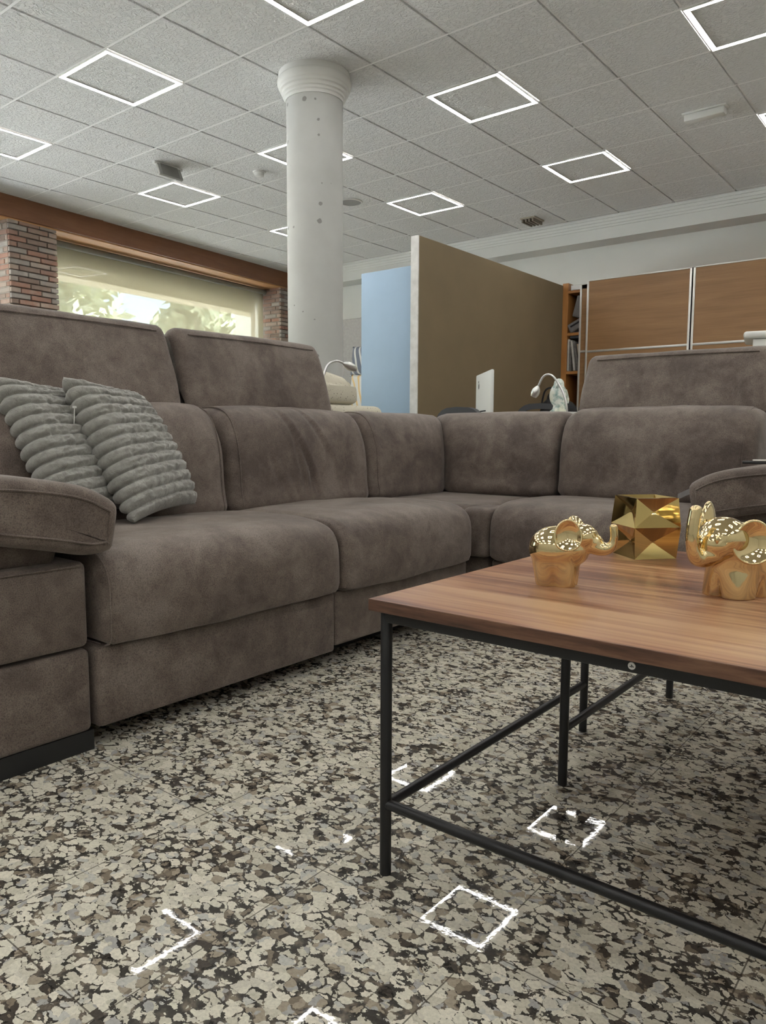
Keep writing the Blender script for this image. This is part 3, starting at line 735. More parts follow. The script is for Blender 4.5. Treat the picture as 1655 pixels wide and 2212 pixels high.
# ================================================================== THROW PILLOWS
def throw_pillow(P0, e1, e2, label, thick=0.085, ribs=13, W=0.42, H=0.47, seed=1, sag=0.0):
    e1 = e1.normalized(); e2 = (e2 - e1 * e2.dot(e1) * 0.6).normalized(); nrm = e1.cross(e2).normalized()
    if nrm.dot(EYE - P0) < 0: nrm = -nrm
    NU, NV = 110, 182; root = empty('throw_pillow', P0)
    vs = []; 
    def pt(u, v, side):
        a, b = 2 * u - 1, 2 * v - 1
        pin = 1 - 0.06 * (1 - a * a) * abs(b) ** 3; pinu = 1 - 0.05 * (1 - b * b) * abs(a) ** 3
        f = (max(0, 1 - abs(a) ** 6.0)) ** 0.55 * (max(0, 1 - abs(b) ** 4.0)) ** 0.5 * (1 - 0.12 * (a * a + b * b))
        fr = (v * ribs + 0.10 * math.sin(3 * u + seed) * 0.6) % 1.0
        rib = math.sqrt(max(0, 1 - (2 * fr - 1) ** 2)) 
        vp = v
        edge = 1 - 0.07 * (1 - rib)
        n1 = noise.noise(V((u * 14 + seed, v * 40, side))); n2 = noise.noise(V((u * 40, v * 60 + seed, side * 3)))
        lumps = 0.5 + 0.5 * math.sin(u * W / 0.033 * PI * 1.0 + noise.noise(V((v * 13, seed, 0))) * 6)
        h = thick * f + (0.0150 * (rib - 0.6) + 0.0022 * n1 + 0.0016 * n2 + 0.0018 * lumps * rib) * min(1, f * 2.5 + 0.15)
        q = P0 + e1 * (W * (0.5 + 0.5 * a * pinu * edge)) + e2 * (H * (0.5 + 0.5 * b * pin)) + nrm * (h * side + 0.012 * n1 * f * 0.4)
        q += V((0, 0, -sag * (v ** 2) * u))
        return q - P0
    idx = {}
    fs = []
    for side in (1, -1):
        for j in range(NV + 1):
            for i in range(NU + 1):
                border = i in (0, NU) or j in (0, NV)
                if side == -1 and border: idx[(side, i, j)] = idx[(1, i, j)]; continue
                idx[(side, i, j)] = len(vs); vs.append(pt(i / NU, j / NV, side))
        for j in range(NV):
            for i in range(NU):
                q = (idx[(side, i, j)], idx[(side, i + 1, j)], idx[(side, i + 1, j + 1)], idx[(side, i, j + 1)])
                fs.append(q if side == 1 else q[::-1])
    mb = MB(); mb.add(vs, fs); mb.build('throw_pillow_cover' if False else 'cover', M['plush'], root, ang=180)
    tag(root, label, 'cushion', 'ribbed plush cushions on the sofa'); return root, nrm
P2 = V((-1.885, 1.215, 0.483)); E1 = V((-0.15, 0.37, 0.03)); E2 = V((-0.235, -0.03, 0.42))
pr, nrm2 = throw_pillow(P2, E1, E2, 'ribbed grey green plush cushion in front, overlapping the other one', seed=2, W=0.35, H=0.475, sag=0.06, thick=.066)
P1 = V((-1.935, 1.03, 0.485))
pl, nrm1 = throw_pillow(P1, E1, V((-0.225, -0.03, 0.42)), 'ribbed grey green plush cushion tucked behind the armrest, under its twin', seed=5, W=0.34, H=0.46, sag=0.05, thick=.062)
mb = MB(); a = at(161, 880, 2.08); b = at(160, 916, 2.08); mb.tube([a - pr.location, b - pr.location], 0.0012, 6)
mb.box(tuple(a - pr.location + V((-.004, -.004, -.002))), tuple(a - pr.location + V((.004, .004, .004))))
mb.build('tag_pin', M['lit_plastic'], pr)

# ================================================================== COFFEE TABLES
def coffee_table(name, x0, y0, x1, y1, ztop, label, th=0.0195, sticker=False):
    root = empty(name, ((x0 + x1) / 2, (y0 + y1) / 2, 0)); rel = lambda p: (p[0] - root.location.x, p[1] - root.location.y, p[2])
    zb = ztop - th
    mb = MB(); mb.box(rel((x0, y0, zb)), rel((x1, y1, ztop)), 0.0008, 1)
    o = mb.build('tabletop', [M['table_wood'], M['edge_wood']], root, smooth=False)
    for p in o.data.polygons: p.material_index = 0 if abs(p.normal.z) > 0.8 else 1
    L = 0.0195; r = 0.0098
    lx = (x0 + L, x1 - L); ly = (y0 + 0.024, y1 - 0.024)
    for X in lx:
        for Y in ly:
            mb = MB(); mb.tube([rel((X, Y, 0)), rel((X, Y, zb - 0.004)), rel((X, Y, zb - .001))], [r, r, r * .8], 20); mb.build('leg', M['black_metal'], root)
    mb = MB()
    for Y in ly: mb.box(rel((lx[0], Y - .009, zb - .0195)), rel((lx[1], Y + .009, zb - .0005)), .002)
    for X in lx: mb.box(rel((X - .009, ly[0], zb - .0195)), rel((X + .009, ly[1], zb - .0005)), .002)
    mb.build('top_frame', M['black_metal'], root)
    zs = 0.124
    for Y in (ly[:1] if sticker else ()):
        mb = MB(); mb.tube([rel((lx[0], Y, zs)), rel((lx[1], Y, zs))], 0.0088, 16); mb.build('stretcher', M['black_metal'], root)
    for X in lx:
        mb = MB(); mb.tube([rel((X, ly[0], zs - .002)), rel((X, ly[1], zs - .002))], 0.0088, 16); mb.build('stretcher', M['black_metal'], root)
    if sticker:
        c = V(rel((-0.341, ly[0] - 0.0093, zb - 0.010)))
        mb = MB(Matrix.Translation(c) @ Matrix.Rotation(PI / 2, 4, 'X')); mb.lathe([(0, .0006), (.0048, .0006), (.005, 0), (.005, -.0004)], n=32)
        st = mb.build('sticker', M['lit_plastic'], root); st['label'] = 'white round sticker with a 4'
        cu = bpy.data.curves.new('numeral', 'FONT'); cu.body = '4'; cu.size = 0.0085; cu.align_x = 'CENTER'; cu.align_y = 'CENTER'; cu.extrude = 0.0002
        tmp = bpy.data.objects.new('numeral_curve', cu); C.objects.link(tmp)
        bpy.context.view_layer.update(); dg = bpy.context.evaluated_depsgraph_get()
        me = bpy.data.meshes.new_from_object(tmp.evaluated_get(dg)); bpy.data.objects.remove(tmp); bpy.data.curves.remove(cu)
        me.materials.clear(); me.materials.append(M['black_plastic'])
        nu = bpy.data.objects.new('numeral', me); C.objects.link(nu); nu.parent = st
        nu.matrix_local = Matrix.Translation(c + V((0, -.0007, 0))) @ Matrix.Rotation(PI / 2, 4, 'X') @ Matrix.Rotation(-PI / 2, 4, 'Z')
    tag(root, label, 'table')
    return root
coffee_table('coffee_table', -0.7705, 0.923, 0.33, 1.766, 0.475, 'walnut topped coffee table on thin black legs with gold ornaments on it', sticker=True)
coffee_table('nesting_table', -0.682, 1.416, 0.25, 2.150, 0.405, 'lower nesting table tucked beneath the walnut coffee table, mostly its black legs showing')

# ================================================================== GOLD ORNAMENTS
def remesh(mb, voxel, iters):
    o = mb.build('tmp', M['gold']); md = o.modifiers.new('r', 'REMESH'); md.mode = 'VOXEL'; md.voxel_size = voxel
    sm = o.modifiers.new('s', 'SMOOTH'); sm.iterations = iters; sm.factor = 0.5
    bpy.context.view_layer.update(); dg = bpy.context.evaluated_depsgraph_get()
    me = bpy.data.meshes.new_from_object(o.evaluated_get(dg)); old = o.data; bpy.data.objects.remove(o); bpy.data.meshes.remove(old)
    return me
def finish(me, name, mat, root):
    for q in me.vertices:
        if q.co.z < 0: q.co.z = 0
    me.materials.clear(); me.materials.append(mat); me.shade_smooth(); me.name = name
    o = bpy.data.objects.new(name, me); C.objects.link(o); o.parent = root; return o
def ear_dish(root, c, nrm, upv, a, b, name='ear'):
    n = nrm.normalized(); x = upv.cross(n).normalized(); y = n.cross(x)
    prof = [(0, -.0075), (.35, -.0064), (.6, -.0038), (.8, -.0002), (.9, .0026), (.96, .0034), (1.0, .0028), (1.02, .0008), (1.0, -.0014), (.9, -.0045), (.7, -.0085), (.4, -.0115), (0, -.0125)]
    mb = MB(Matrix(((x.x, y.x, n.x, c.x), (x.y, y.y, n.y, c.y), (x.z, y.z, n.z, c.z), (0, 0, 0, 1))))
    vs = []; N = 40; m = len(prof)
    for k in range(N):
        q = 2 * PI * k / N
        for (r, h) in prof: vs.append((r * a * math.cos(q), r * b * math.sin(q) * (1 + .12 * math.sin(q)), h + 0.004 * r * r * math.cos(q)))
    fs = []
    for k in range(N):
        for i in range(m - 1): fs.append((k * m + i, ((k + 1) % N) * m + i, ((k + 1) % N) * m + i + 1, k * m + i + 1))
    mb.add(vs, fs); return mb.build(name, M['gold'], root, ang=180)
def loft_block(mb, lx0, ly0, lx1, ly1, z0, z1, cx0=0, cx1=0, n=64, m=16):
    """four stubby legs moulded into one tapering block with shallow clefts"""
    vs = []; fs = []
    for j in range(m + 1):
        t = j / m; z = z0 + (z1 - z0) * t; lx = lx0 + (lx1 - lx0) * t ** .8; ly = ly0 + (ly1 - ly0) * t ** .8; cx = cx0 + (cx1 - cx0) * t
        k = max(0, 1 - t * 1.7)
        for i in range(n):
            q = 2 * PI * i / n; c, si = math.cos(q), math.sin(q)
            e = .55 + .45 * min(1, t * 1.5); x = lx * math.copysign(abs(c) ** e, c); y = ly * math.copysign(abs(si) ** e, si)
            y *= 1 - .22 * k * math.exp(-(x / .0065) ** 2); x *= 1 - .18 * k * math.exp(-(y / .006) ** 2)
            vs.append((x + cx, y, z))
    for j in range(m):
        for i in range(n): fs.append((j * n + i, j * n + (i + 1) % n, (j + 1) * n + (i + 1) % n, (j + 1) * n + i))
    fs.append(tuple(range(n))[::-1]); fs.append(tuple(m * n + i for i in range(n))); mb.add(vs, fs)
# first elephant: local +x forward, +y its left
F1 = V((0.968, 0.25, 0)).normalized()
e1o = empty('elephant_figurine', on('z', 1203, 1262, 0.475) , math.atan2(F1.y, F1.x)); e1o.location.z = 0.4752
mb = MB()
loft_block(mb, .034, .027, .0455, .0355, -.005, .062, 0, -.004)
mb.ball((-.004, 0, .064), (.0475, .038, .041), 4)
mb.ball((.030, 0, .066), (.026, .026, .030)); mb.ball((.044, 0, .088), (.0255, .0245, .0235)); mb.ball((.060, 0, .080), (.018, .0165, .016))
mb.tube(curve([(.042, 0, .080), (.060, 0, .074), (.077, 0, .069), (.090, 0, .073), (.0955, 0, .088), (.094, 0, .108)], 45), [.021] + [.019 - .0118 * min(1, k / 34) for k in range(1, 46)], 20)
mb.ball((.094, 0, .108), (.0073, .0073, .006)); b1 = finish(remesh(mb, .0013, 22), 'body', M['gold'], e1o)
ear_dish(e1o, V((.023, -.034, .090)), V((.30, -.95, .16)), V((0, 0, 1)), .0235, .0275)
ear_dish(e1o, V((.023, .034, .090)), V((.30, .95, .16)), V((0, 0, 1)), .0235, .0275)
tag(e1o, 'small shiny gold elephant with its trunk stretched out beside the gold vase', 'figurine', 'gold elephants on the coffee table')
# second elephant, trunk raised
F2 = V((-0.34, -0.94, 0)).normalized()
e2o = empty('elephant_figurine', (-0.322, 1.337, 0.4752), math.atan2(F2.y, F2.x))
mb = MB()
loft_block(mb, .052, .042, .062, .047, -.005, .075, -.012, -.014)
mb.ball((-.014, 0, .076), (.063, .048, .047), 4)
mb.ball((.030, 0, .098), (.040, .041, .036)); mb.ball((.044, -.003, .090), (.032, .034, .029)); mb.ball((.055, -.006, .072), (.022, .024, .016))
mb.tube(curve([(.040, -.006, .076), (.060, -.010, .066), (.080, -.013, .068), (.091, -.014, .090), (.0915, -.014, .118), (.087, -.013, .146)], 45), [.022] + [.0185 - .0082 * min(1, k / 26) for k in range(1, 46)], 20)
mb.ball((.087, -.013, .146), (.0105, .0105, .0085)); finish(remesh(mb, .0015, 20), 'body', M['gold'], e2o)
ear_dish(e2o, V((.024, .047, .092)), V((.50, .84, .12)), V((-.15, .1, 1)), .031, .036)
ear_dish(e2o, V((.012, -.045, .112)), V((.42, -.88, .05)), V((-.25, 0, 1)), .031, .038)
for q in (1, -1):
    mb = MB(); mb.ball((.0715, q * .021 - .004, .100), (.0035, .003, .007), 2); mb.build('eye', M['gold'], e2o)
tag(e2o, 'larger shiny gold elephant with its trunk raised, cut by the picture edge', 'figurine', 'gold elephants on the coffee table')
# vase
vf = on('z', 1369, 1210, 0.475); d1 = V((.66, .751, 0)).normalized(); d2 = V((-.751, .66, 0)).normalized()
v0 = empty('faceted_vase', vf + (d1 + d2) * 0.053); v0.location.z = 0.4752; v0.rotation_euler[2] = math.atan2(d1.y, d1.x)
def facet_vase():
    mb = MB(); H = 0.131; rings = [(0.0485, 0.0), (0.0535, H * .52), (0.0485, H)]; n = 10; dp = 0.0175
    cs = [(1, -1), (1, 1), (-1, 1), (-1, -1)]
    for k in range(4):
        (ax, ay), (bx, by) = cs[k], cs[(k + 1) % 4]
        nx, ny = (ax + bx) / 2, (ay + by) / 2
        for h in range(2):
            (r0, z0), (r1, z1) = rings[h], rings[h + 1]
            corner = [V((ax * r0, ay * r0, z0)), V((bx * r0, by * r0, z0)), V((bx * r1, by * r1, z1)), V((ax * r1, ay * r1, z1))]
            cen = sum(corner, V()) / 4; inn = V((nx, ny, 0)).normalized()
            for e in range(4):
                A, B = corner[e], corner[(e + 1) % 4]; vs = []
                for jj in range(n + 1):
                    t = jj / n
                    for ii in range(n + 1):
                        u = ii / n
                        vs.append(cen.lerp(A.lerp(B, u), t) - inn * dp * (1 - t ** 1.12))
                mb.add(vs, [(jj * (n + 1) + ii, jj * (n + 1) + ii + 1, (jj + 1) * (n + 1) + ii + 1, (jj + 1) * (n + 1) + ii) for jj in range(n) for ii in range(n)])
    q = 0.0485; p = 0.045; w = 0.021
    mb.add([(-q, -q, 0), (q, -q, 0), (q, q, 0), (-q, q, 0)], [(0, 1, 2, 3)])
    R4 = lambda a, z: [(-a, -a, z), (a, -a, z), (a, a, z), (-a, a, z)]
    vs = R4(q, H) + R4(p, H + .0008) + R4(w, H - .036) + R4(w, .006)
    fs = [(k * 4 + m, k * 4 + (m + 1) % 4, k * 4 + 4 + (m + 1) % 4, k * 4 + 4 + m) for k in range(3) for m in range(4)] + [(12, 13, 14, 15)]
    mb.add(vs, fs)
    return mb
fv = facet_vase().build('vase_wall', M['vase_gold'], v0, ang=28)
tag(v0, 'square faceted gold vase at the back of the coffee table', 'vase')
# gadget on second armrest
g0 = on('y', 1640, 1000, 2.70); ga = empty('handset', g0 + V((0, 0, .003)))
MB(Matrix.Rotation(0.25, 4, 'Z')).box((-.05, -.02, -.006), (.07, .02, .003), .003).build('case', M['black_plastic'], ga)
MB(Matrix.Rotation(0.25, 4, 'Z')).box((-.02, -.021, .0028), (.07, -.006, .0085), .002).build('strip', M['aluminium'], ga)
tag(ga, 'flat black gadget with a silver strip lying on the sofa armrest', 'gadget')

# ================================================================== BEHIND THE SOFA
# partition boards
r0 = empty('partition_panel', (-3.92, 6.6, 0))
mb = MB(); mb.box((-3.955, 5.306, 0), (-3.88, 8.06, 2.40)); pbuild(mb, 'board', M['brown_panel'], r0, smooth=False)
mb = MB(); mb.box((-3.957, 5.295, 0), (-3.879, 5.307, 2.402)); o = pbuild(mb, 'end_cap', M['white_edge'], r0, smooth=False); o['label'] = 'white marbled edge'
tag(r0, 'tall brown partition board with a white edge running to the bookcase', 'partition')
mb = MB(); mb.box((-4.54, 5.33, 0), (-3.957, 5.375, 2.17), .003)
tag(mb.build('blue_board', M['blue_panel']), 'tall pale blue board behind the brown partition edge', 'board')
# bed: headboard, pillows
r0 = empty('bed', (-6.6, 7.6, 0))
mb = MB(); mb.box((-7.45, 8.1, 0.1), (-5.6, 8.22, 2.33), .03); pbuild(mb, 'headboard', M['grey_fabric'], r0)
mb = MB(); mb.box((-7.25, 6.1, .35), (-5.75, 8.1, .80), .06); pbuild(mb, 'mattress', M['white'], r0)
mb = MB(); mb.box((-7.25, 6.1, .08), (-5.75, 8.1, .35), .02); pbuild(mb, 'bed_base', M['grey_fabric'], r0)
tag(r0, 'bed with a tall pale grey headboard behind the column', 'bed')
def square_pillow(c, w, h, t, mat, label, tilt=-0.15, rz=0.0):
    root = empty('bed_pillow', c, rz); mb = MB(Matrix.Rotation(tilt, 4, 'X')); n = 24; vs = []; idx = {}; fs = []
    for s in (1, -1):
        for j in range(n + 1):
            for i in range(n + 1):
                a, b = 2 * i / n - 1, 2 * j / n - 1
                f = (1 - a ** 4) ** .5 * (1 - b ** 4) ** .5
                if s == -1 and (i in (0, n) or j in (0, n)): idx[(s, i, j)] = idx[(1, i, j)]; continue
                idx[(s, i, j)] = len(vs); vs.append((a * w / 2 * (1 - .05 * (1 - b * b)), -s * t / 2 * f, h / 2 + b * h / 2 * (1 - .05 * (1 - a * a))))
        for j in range(n):
            for i in range(n): fs.append((idx[(s, i, j)], idx[(s, i + 1, j)], idx[(s, i + 1, j + 1)], idx[(s, i, j + 1)]))
    mb.add(vs, fs); mb.build('cover', mat, root, ang=180); tag(root, label, 'pillow', 'pillows on the bed'); return root
p = on('y', 790, 812, 7.9); square_pillow((p.x, 7.93, p.z), .62, .42, .14, M['blue_pattern'], 'slate pillow with white leaf print against the grey headboard')
p = on('y', 787, 870, 7.7); square_pillow((p.x, 7.70, 0.835), .62, p.z - .80 + .36, .14, M['yellow_pattern'], 'white pillow with yellow leaf print below the slate one')
# cream armchair
A = empty('armchair', (-3.1, 3.0, 0)); sp = M['speckle']
AF = lambda d, w, z: (-2.70 - d, w, z)
def apart(name, lo, hi, r):
    m = MB(); m.box(lo, hi, r, 4); return pbuild(m, name, sp, A)
apart('base', (-3.45, 2.55, .08), (-2.74, 3.42, .30), .03)
apart('seat_cushion', (-3.46, 2.68, .30), (-2.95, 3.28, .46), .05)
apart('back_cushion', (-3.02, 2.56, .32), (-2.72, 3.405, .893), .045)
apart('armrest', (-3.45, 2.55, .30), (-2.95, 2.68, .62), .04); apart('armrest', (-3.45, 3.29, .30), (-2.95, 3.42, .62), .04)
mb, P, N = soft([(.06, .89), (.05, .95), (.07, 1.03), (.12, 1.085), (.20, 1.095), (.26, 1.05), (.27, .96), (.25, .89)], 2.62, 3.235, AF, r=.06, n=60, seg=20, disp=lambda u, w, d, z: -0.11 * max(0, u - .45) ** 1.4 if z > 1.0 else 0)
pbuild(mb, 'headrest', sp, A)
for (x, y) in ((-3.38, 2.62), (-3.38, 3.35), (-2.80, 2.62), (-2.80, 3.35)):
    m = MB(); m.tube([(x, y, 0), (x, y, .085)], [.018, .022], 12); pbuild(m, 'leg', M['black_metal'], A)
tag(A, 'cream speckled armchair in front of the column, backing onto the brown sofa', 'armchair')

# desk with monitor, chairs, counter with bird
D = empty('office_desk', (-2.75, 4.75, 0))
mb = MB(); mb.box((-3.30, 4.45, .72), (-2.66, 4.83, .745), .003); pbuild(mb, 'desktop', M['white'], D)
for x in (-3.27, -2.69):
    mb = MB(); mb.box((x - .015, 4.47, 0), (x + .015, 4.81, .72), .002); pbuild(mb, 'side_panel', M['white'], D)
tag(D, 'white office desk under the white monitor, hidden behind the sofa', 'desk')
mr, ml = at(1066, 797, 5.0), at(1031, 812, 5.62)
mc = (mr + ml) / 2; mdir = (ml - mr); mdir.z = 0; mdir.normalize()
Mo = empty('computer_monitor', (mc.x, mc.y, .7465), math.atan2(mdir.y, mdir.x))
mb = MB(); mb.box((-.29, -.012, .07), (.29, .012, mr.z - .745), .010, 3); mb.build('casing', plain('white_shell', (0.80, 0.80, 0.79), 0.35), Mo)
side = 1 if (Matrix.Rotation(math.atan2(mdir.y, mdir.x), 3, 'Z') @ V((0, 1, 0))).dot(EYE - mc) > 0 else -1
mb = MB(); mb.box((-.275, -side * .012, .10), (.275, -side * .0135, mr.z - .765)); mb.build('screen', M['screen'], Mo, smooth=False)
mb = MB(); mb.box((-.09, -.09, 0), (.09, .09, .008), .003); mb.box((-.05, -.012 - .01 * 0, .005), (.05, .012, .10), .004); mb.build('stand', M['aluminium'], Mo)
lz = at(1037, 836, 5.5).z - .745
mb = MB(); mb.ball((.16, side * .0135, lz), (.020, .002, .022), 2); mb.ball((.17, side * .0135, lz + .032), (.006, .002, .009), 2); o = mb.build('emblem', M['grey_plastic'], Mo)
tag(Mo, 'white computer monitor seen edge on in front of the brown partition', 'monitor')
mb = MB(); mb.tube(curve([(mr.x - .12, mr.y + .14, .90), (mr.x - .20, mr.y + .1, .88), (mr.x - .24, mr.y + .06, .80), (mr.x - .22, mr.y + .1, .745)], 24), .005, 8)
mb.v = [tuple(Mo.matrix_basis.inverted() @ V(p)) for p in mb.v]; mb.build('power_cable', M['black_plastic'], Mo)
def office_chair(px, pyt, dep, wid, rz, label):
    top = at(px, pyt, dep); root = empty('office_chair', (top.x, top.y, 0), rz); ht = top.z
    mb = MB(); pts = []
    n = 28; vs = []; 
    # back shell: superellipse outline with a grip slot, curved about the vertical
    def outline(k, s, dz=0): 
        q = 2 * PI * k / n; c, si = math.cos(q), math.sin(q)
        x = wid / 2 * s * math.copysign(abs(c) ** .6, c); z = (ht - .27) + .27 * s * math.copysign(abs(si) ** .7, si) + dz
        return x, z
    def ysh(x): return .35 * x * x
    slot = lambda k: (wid * .27 * math.cos(2 * PI * k / n), ht - .062 + .018 * math.sin(2 * PI * k / n))
    rings = []
    for yo in (-.022, .022):
        for f in (0, 1):
            for k in range(n):
                x, z = outline(k, 1.0) if f == 0 else slot(k)
                vs.append((x, ysh(x) + yo, z))
    R = lambda a, k: a * n + k % n
    fs = []
    for k in range(n):
        fs.append((R(0, k), R(0, k + 1), R(1, k + 1), R(1, k))); fs.append((R(2, k), R(3, k), R(3, k + 1), R(2, k + 1)))
        fs.append((R(0, k), R(2, k), R(2, k + 1), R(0, k + 1))); fs.append((R(1, k), R(1, k + 1), R(3, k + 1), R(3, k)))
    mb.add(vs, fs); mb.build('backrest', M['chair_grey'], root)
    mb = MB(); mb.box((-.24, -.46, .43), (.24, .0, .50), .03, 3); mb.build('seat', M['chair_grey'], root)
    mb = MB(); mb.box((-.03, .0, .44), (.03, .05, ht - .35), .008); mb.box((-.03, -.2, .42), (.03, .05, .445), .005); mb.build('back_bar', M['black_plastic'], root)
    mb = MB(); mb.tube([(0, -.22, .07), (0, -.22, .43)], .025, 14); mb.build('gas_post', M['black_metal'], root)
    for k in range(5):
        a = 2 * PI * k / 5 + .3; e = V((math.cos(a) * .28, -.22 + math.sin(a) * .28, .055))
        mb = MB(); mb.tube([(0, -.22, .09), e], [.022, .014], 10); L = mb.build('leg', M['black_plastic'], root)
        mb = MB(); mb.ball(tuple(e - V((0, 0, .027))), (.026, .026, .028), 2); mb.build('caster', M['black_plastic'], L)
    tag(root, label, 'office chair', 'grey office chairs behind the sofa')
office_chair(992, 879, 4.75, .42, math.radians(-5), 'dark grey office chair back beside the white monitor')
office_chair(1168, 871, 5.95, .42, math.radians(200), 'dark grey office chair back behind the white counter')
cl, crn = at(1148, 888, 5.15), at(1242, 889, 5.35)
K = empty('counter', ((cl.x + crn.x) / 2 - .02, (cl.y + crn.y) / 2 + .16, 0), math.atan2(crn.y - cl.y, crn.x - cl.x)); kz = .893
MB().box((-.19, -.20, kz - .03), (.23, .20, kz), .004).build('worktop', M['lit_plastic'], K)
MB().box((-.17, -.18, 0), (.21, .18, kz - .03), .003).build('carcass', M['lit_plastic'], K)
tag(K, 'white counter just behind the sofa carrying the bird figurine', 'counter')
# bird figurine
bp = at(1207, 889, 5.42); B = empty('bird_figurine', (bp.x, bp.y, kz)); 
vr = V((CR.x, CR.y, 0)).normalized(); B.rotation_euler[2] = math.atan2(vr.y, vr.x)     # local x = sideways
s_ = 5.42 / FPX
mb = MB()
def bz(py): return (889 - py) * s_
mb.ball((0.0 - 2 * s_, 0, bz(852)), (19 * s_, 17 * s_, 26 * s_)); mb.ball((-1 * s_, 0, bz(829)), (11.5 * s_, 12 * s_, 13.5 * s_))
mb.ball((2 * s_, 0, bz(868)), (14 * s_, 13 * s_, 20 * s_)); mb.tube([(6 * s_, .03, bz(860)), (12 * s_, .05, bz(874)), (16 * s_, .06, bz(884))], [.03, .03, .018], 14)
mb.ball((-7 * s_, -.035, bz(833)), (4 * s_, 6 * s_, 4.5 * s_), 2)
mb.tube([(-3 * s_, 0, bz(872)), (-3 * s_, 0, bz(886))], [.028, .04], 16)
mb.ball((0, 0, .004), (20 * s_, 15 * s_, 8 * s_))
finish(remesh(mb, .004, 6), 'body', M['bird'], B)
mb = MB(); mb.tube([(14 * s_, .01, bz(840)), (19 * s_, .02, bz(860)), (22 * s_, .03, bz(868))], [.012, .016, .005], 10); mb.build('wing', M['bird'], B)
mb = MB(); mb.ball((-6 * s_, -.052, bz(830)), (.006, .005, .006), 2); mb.build('eye', M['black_plastic'], B)
tag(B, 'white and green glazed bird figurine standing on the white counter', 'figurine')
# black bag on a low cabinet by the partition
cb = at(1200, 880, 7.3); r0 = empty('low_cabinet', (cb.x, cb.y, 0))
MB().box((-.30, -.22, 0), (.30, .22, .72), .004).build('carcass', M['lit_plastic'], r0); MB().box((-.28, -.226, .03), (-.005, -.219, .70), .002).build('door', M['white'], r0); MB().box((.005, -.226, .03), (.28, -.219, .70), .002).build('door', M['white'], r0)
tag(r0, 'low white cabinet carrying the black bag, hidden behind the sofa', 'cabinet')
r0b = empty('bag', (cb.x, cb.y, .72))
mb = MB(); mb.ball((0, 0, .14), (.20, .14, .17)); mb.ball((-.04, -.02, .26), (.10, .08, .10)); mb.ball((.12, 0, .22), (.10, .09, .12)); mb.ball((-.15, .02, .10), (.09, .1, .1)); mb.ball((-.03, 0, .36), (.06, .05, .07))
finish(remesh(mb, .008, 4), 'body', M['black_cloth'], r0b)
mb = MB(); mb.tube(curve([(-.12, -.06, .28), (-.08, -.07, .43), (.0, -.07, .45), (.06, -.06, .30)], 24), .009, 8); mb.build('handle', M['black_cloth'], r0b)
tag(r0b, 'black bag slumped behind the bird figurine', 'bag')

# bookcase with sliding doors along the back wall
Bk = empty('bookcase', (-2.6, 8.35, 0))
def bpart(name, lo, hi, mat, r=0.002, parent=None):
    m = MB(); m.box(lo, hi, r, 1); inv = Matrix.Translation(-Bk.location); m.v = [tuple(inv @ V(p)) for p in m.v]
    return m.build(name, mat, parent or Bk, smooth=False)
be = M['beech']; YF = 8.10
bpart('side_panel', (-3.905, YF, 0), (-3.835, 8.65, 2.43), be)
bpart('side_panel', (-1.02, YF, 0), (-.95, 8.65, 2.43), be)
bpart('partition', (-3.58, YF, 0), (-3.545, 8.62, 2.37), be)
bpart('back_panel', (-3.835, 8.62, 0), (-1.02, 8.65, 2.37), be)
bpart('top_panel', (-3.835, YF, 2.315), (-1.02, 8.65, 2.345), be)
bpart('top_rail', (-3.80, YF - .01, 2.345), (-1.02, YF + .10, 2.40), M['white'])
shelf_z = []
for (px, py) in ((1230, 719), (1230, 802)):
    z = on('y', px, py, YF).z; shelf_z.append(z); bpart('shelf', (-3.835, YF + .005, z - .032), (-1.02, 8.62, z), be)
z = 0.83; bpart('shelf', (-3.835, YF + .005, z - .032), (-1.02, 8.62, z), be)
z = 0.40; bpart('shelf', (-3.835, YF + .005, z - .032), (-1.02, 8.62, z), be)
YD = 8.045
def sdoor(px0, px1, zt, y, name='sliding_door', zmid=None):
    xa, xb = on('y', px0, 650, y).x, on('y', px1, 650, y).x
    d = bpart(name, (xa, y, .06), (xb, y + .03, zt), M['oak'])
    e = .022
    m = MB(); al = M['aluminium']
    for lo, hi in (((xa, .06), (xa + e, zt)), ((xb - e, .06), (xb, zt)), ((xa, zt - .012), (xb, zt)), ((xa, .06), (xb, .09))):
        m.box((lo[0], y - .006, lo[1]), (hi[0], y + .034, hi[1]), .002)
    if zmid: m.box((xa, y - .005, zmid - .012), (xb, y + .032, zmid + .012), .002)
    inv = Matrix.Translation(-Bk.location); m.v = [tuple(inv @ V(p)) for p in m.v]; m.build('door_frame', al, d)
zm = on('y', 1380, 752, YD).z
sdoor(1253, 1275, on('y', 1262, 611, YD).z, YD + .045, zmid=on('y', 1262, 758, YD).z)
sdoor(1268, 1493, on('y', 1380, 592, YD).z, YD, zmid=zm)
sdoor(1496, 1760, on('y', 1655, 556, YD).z, YD, zmid=zm)
tag(Bk, 'wide beech bookcase with oak sliding doors and one open bay at the back wall', 'bookcase')
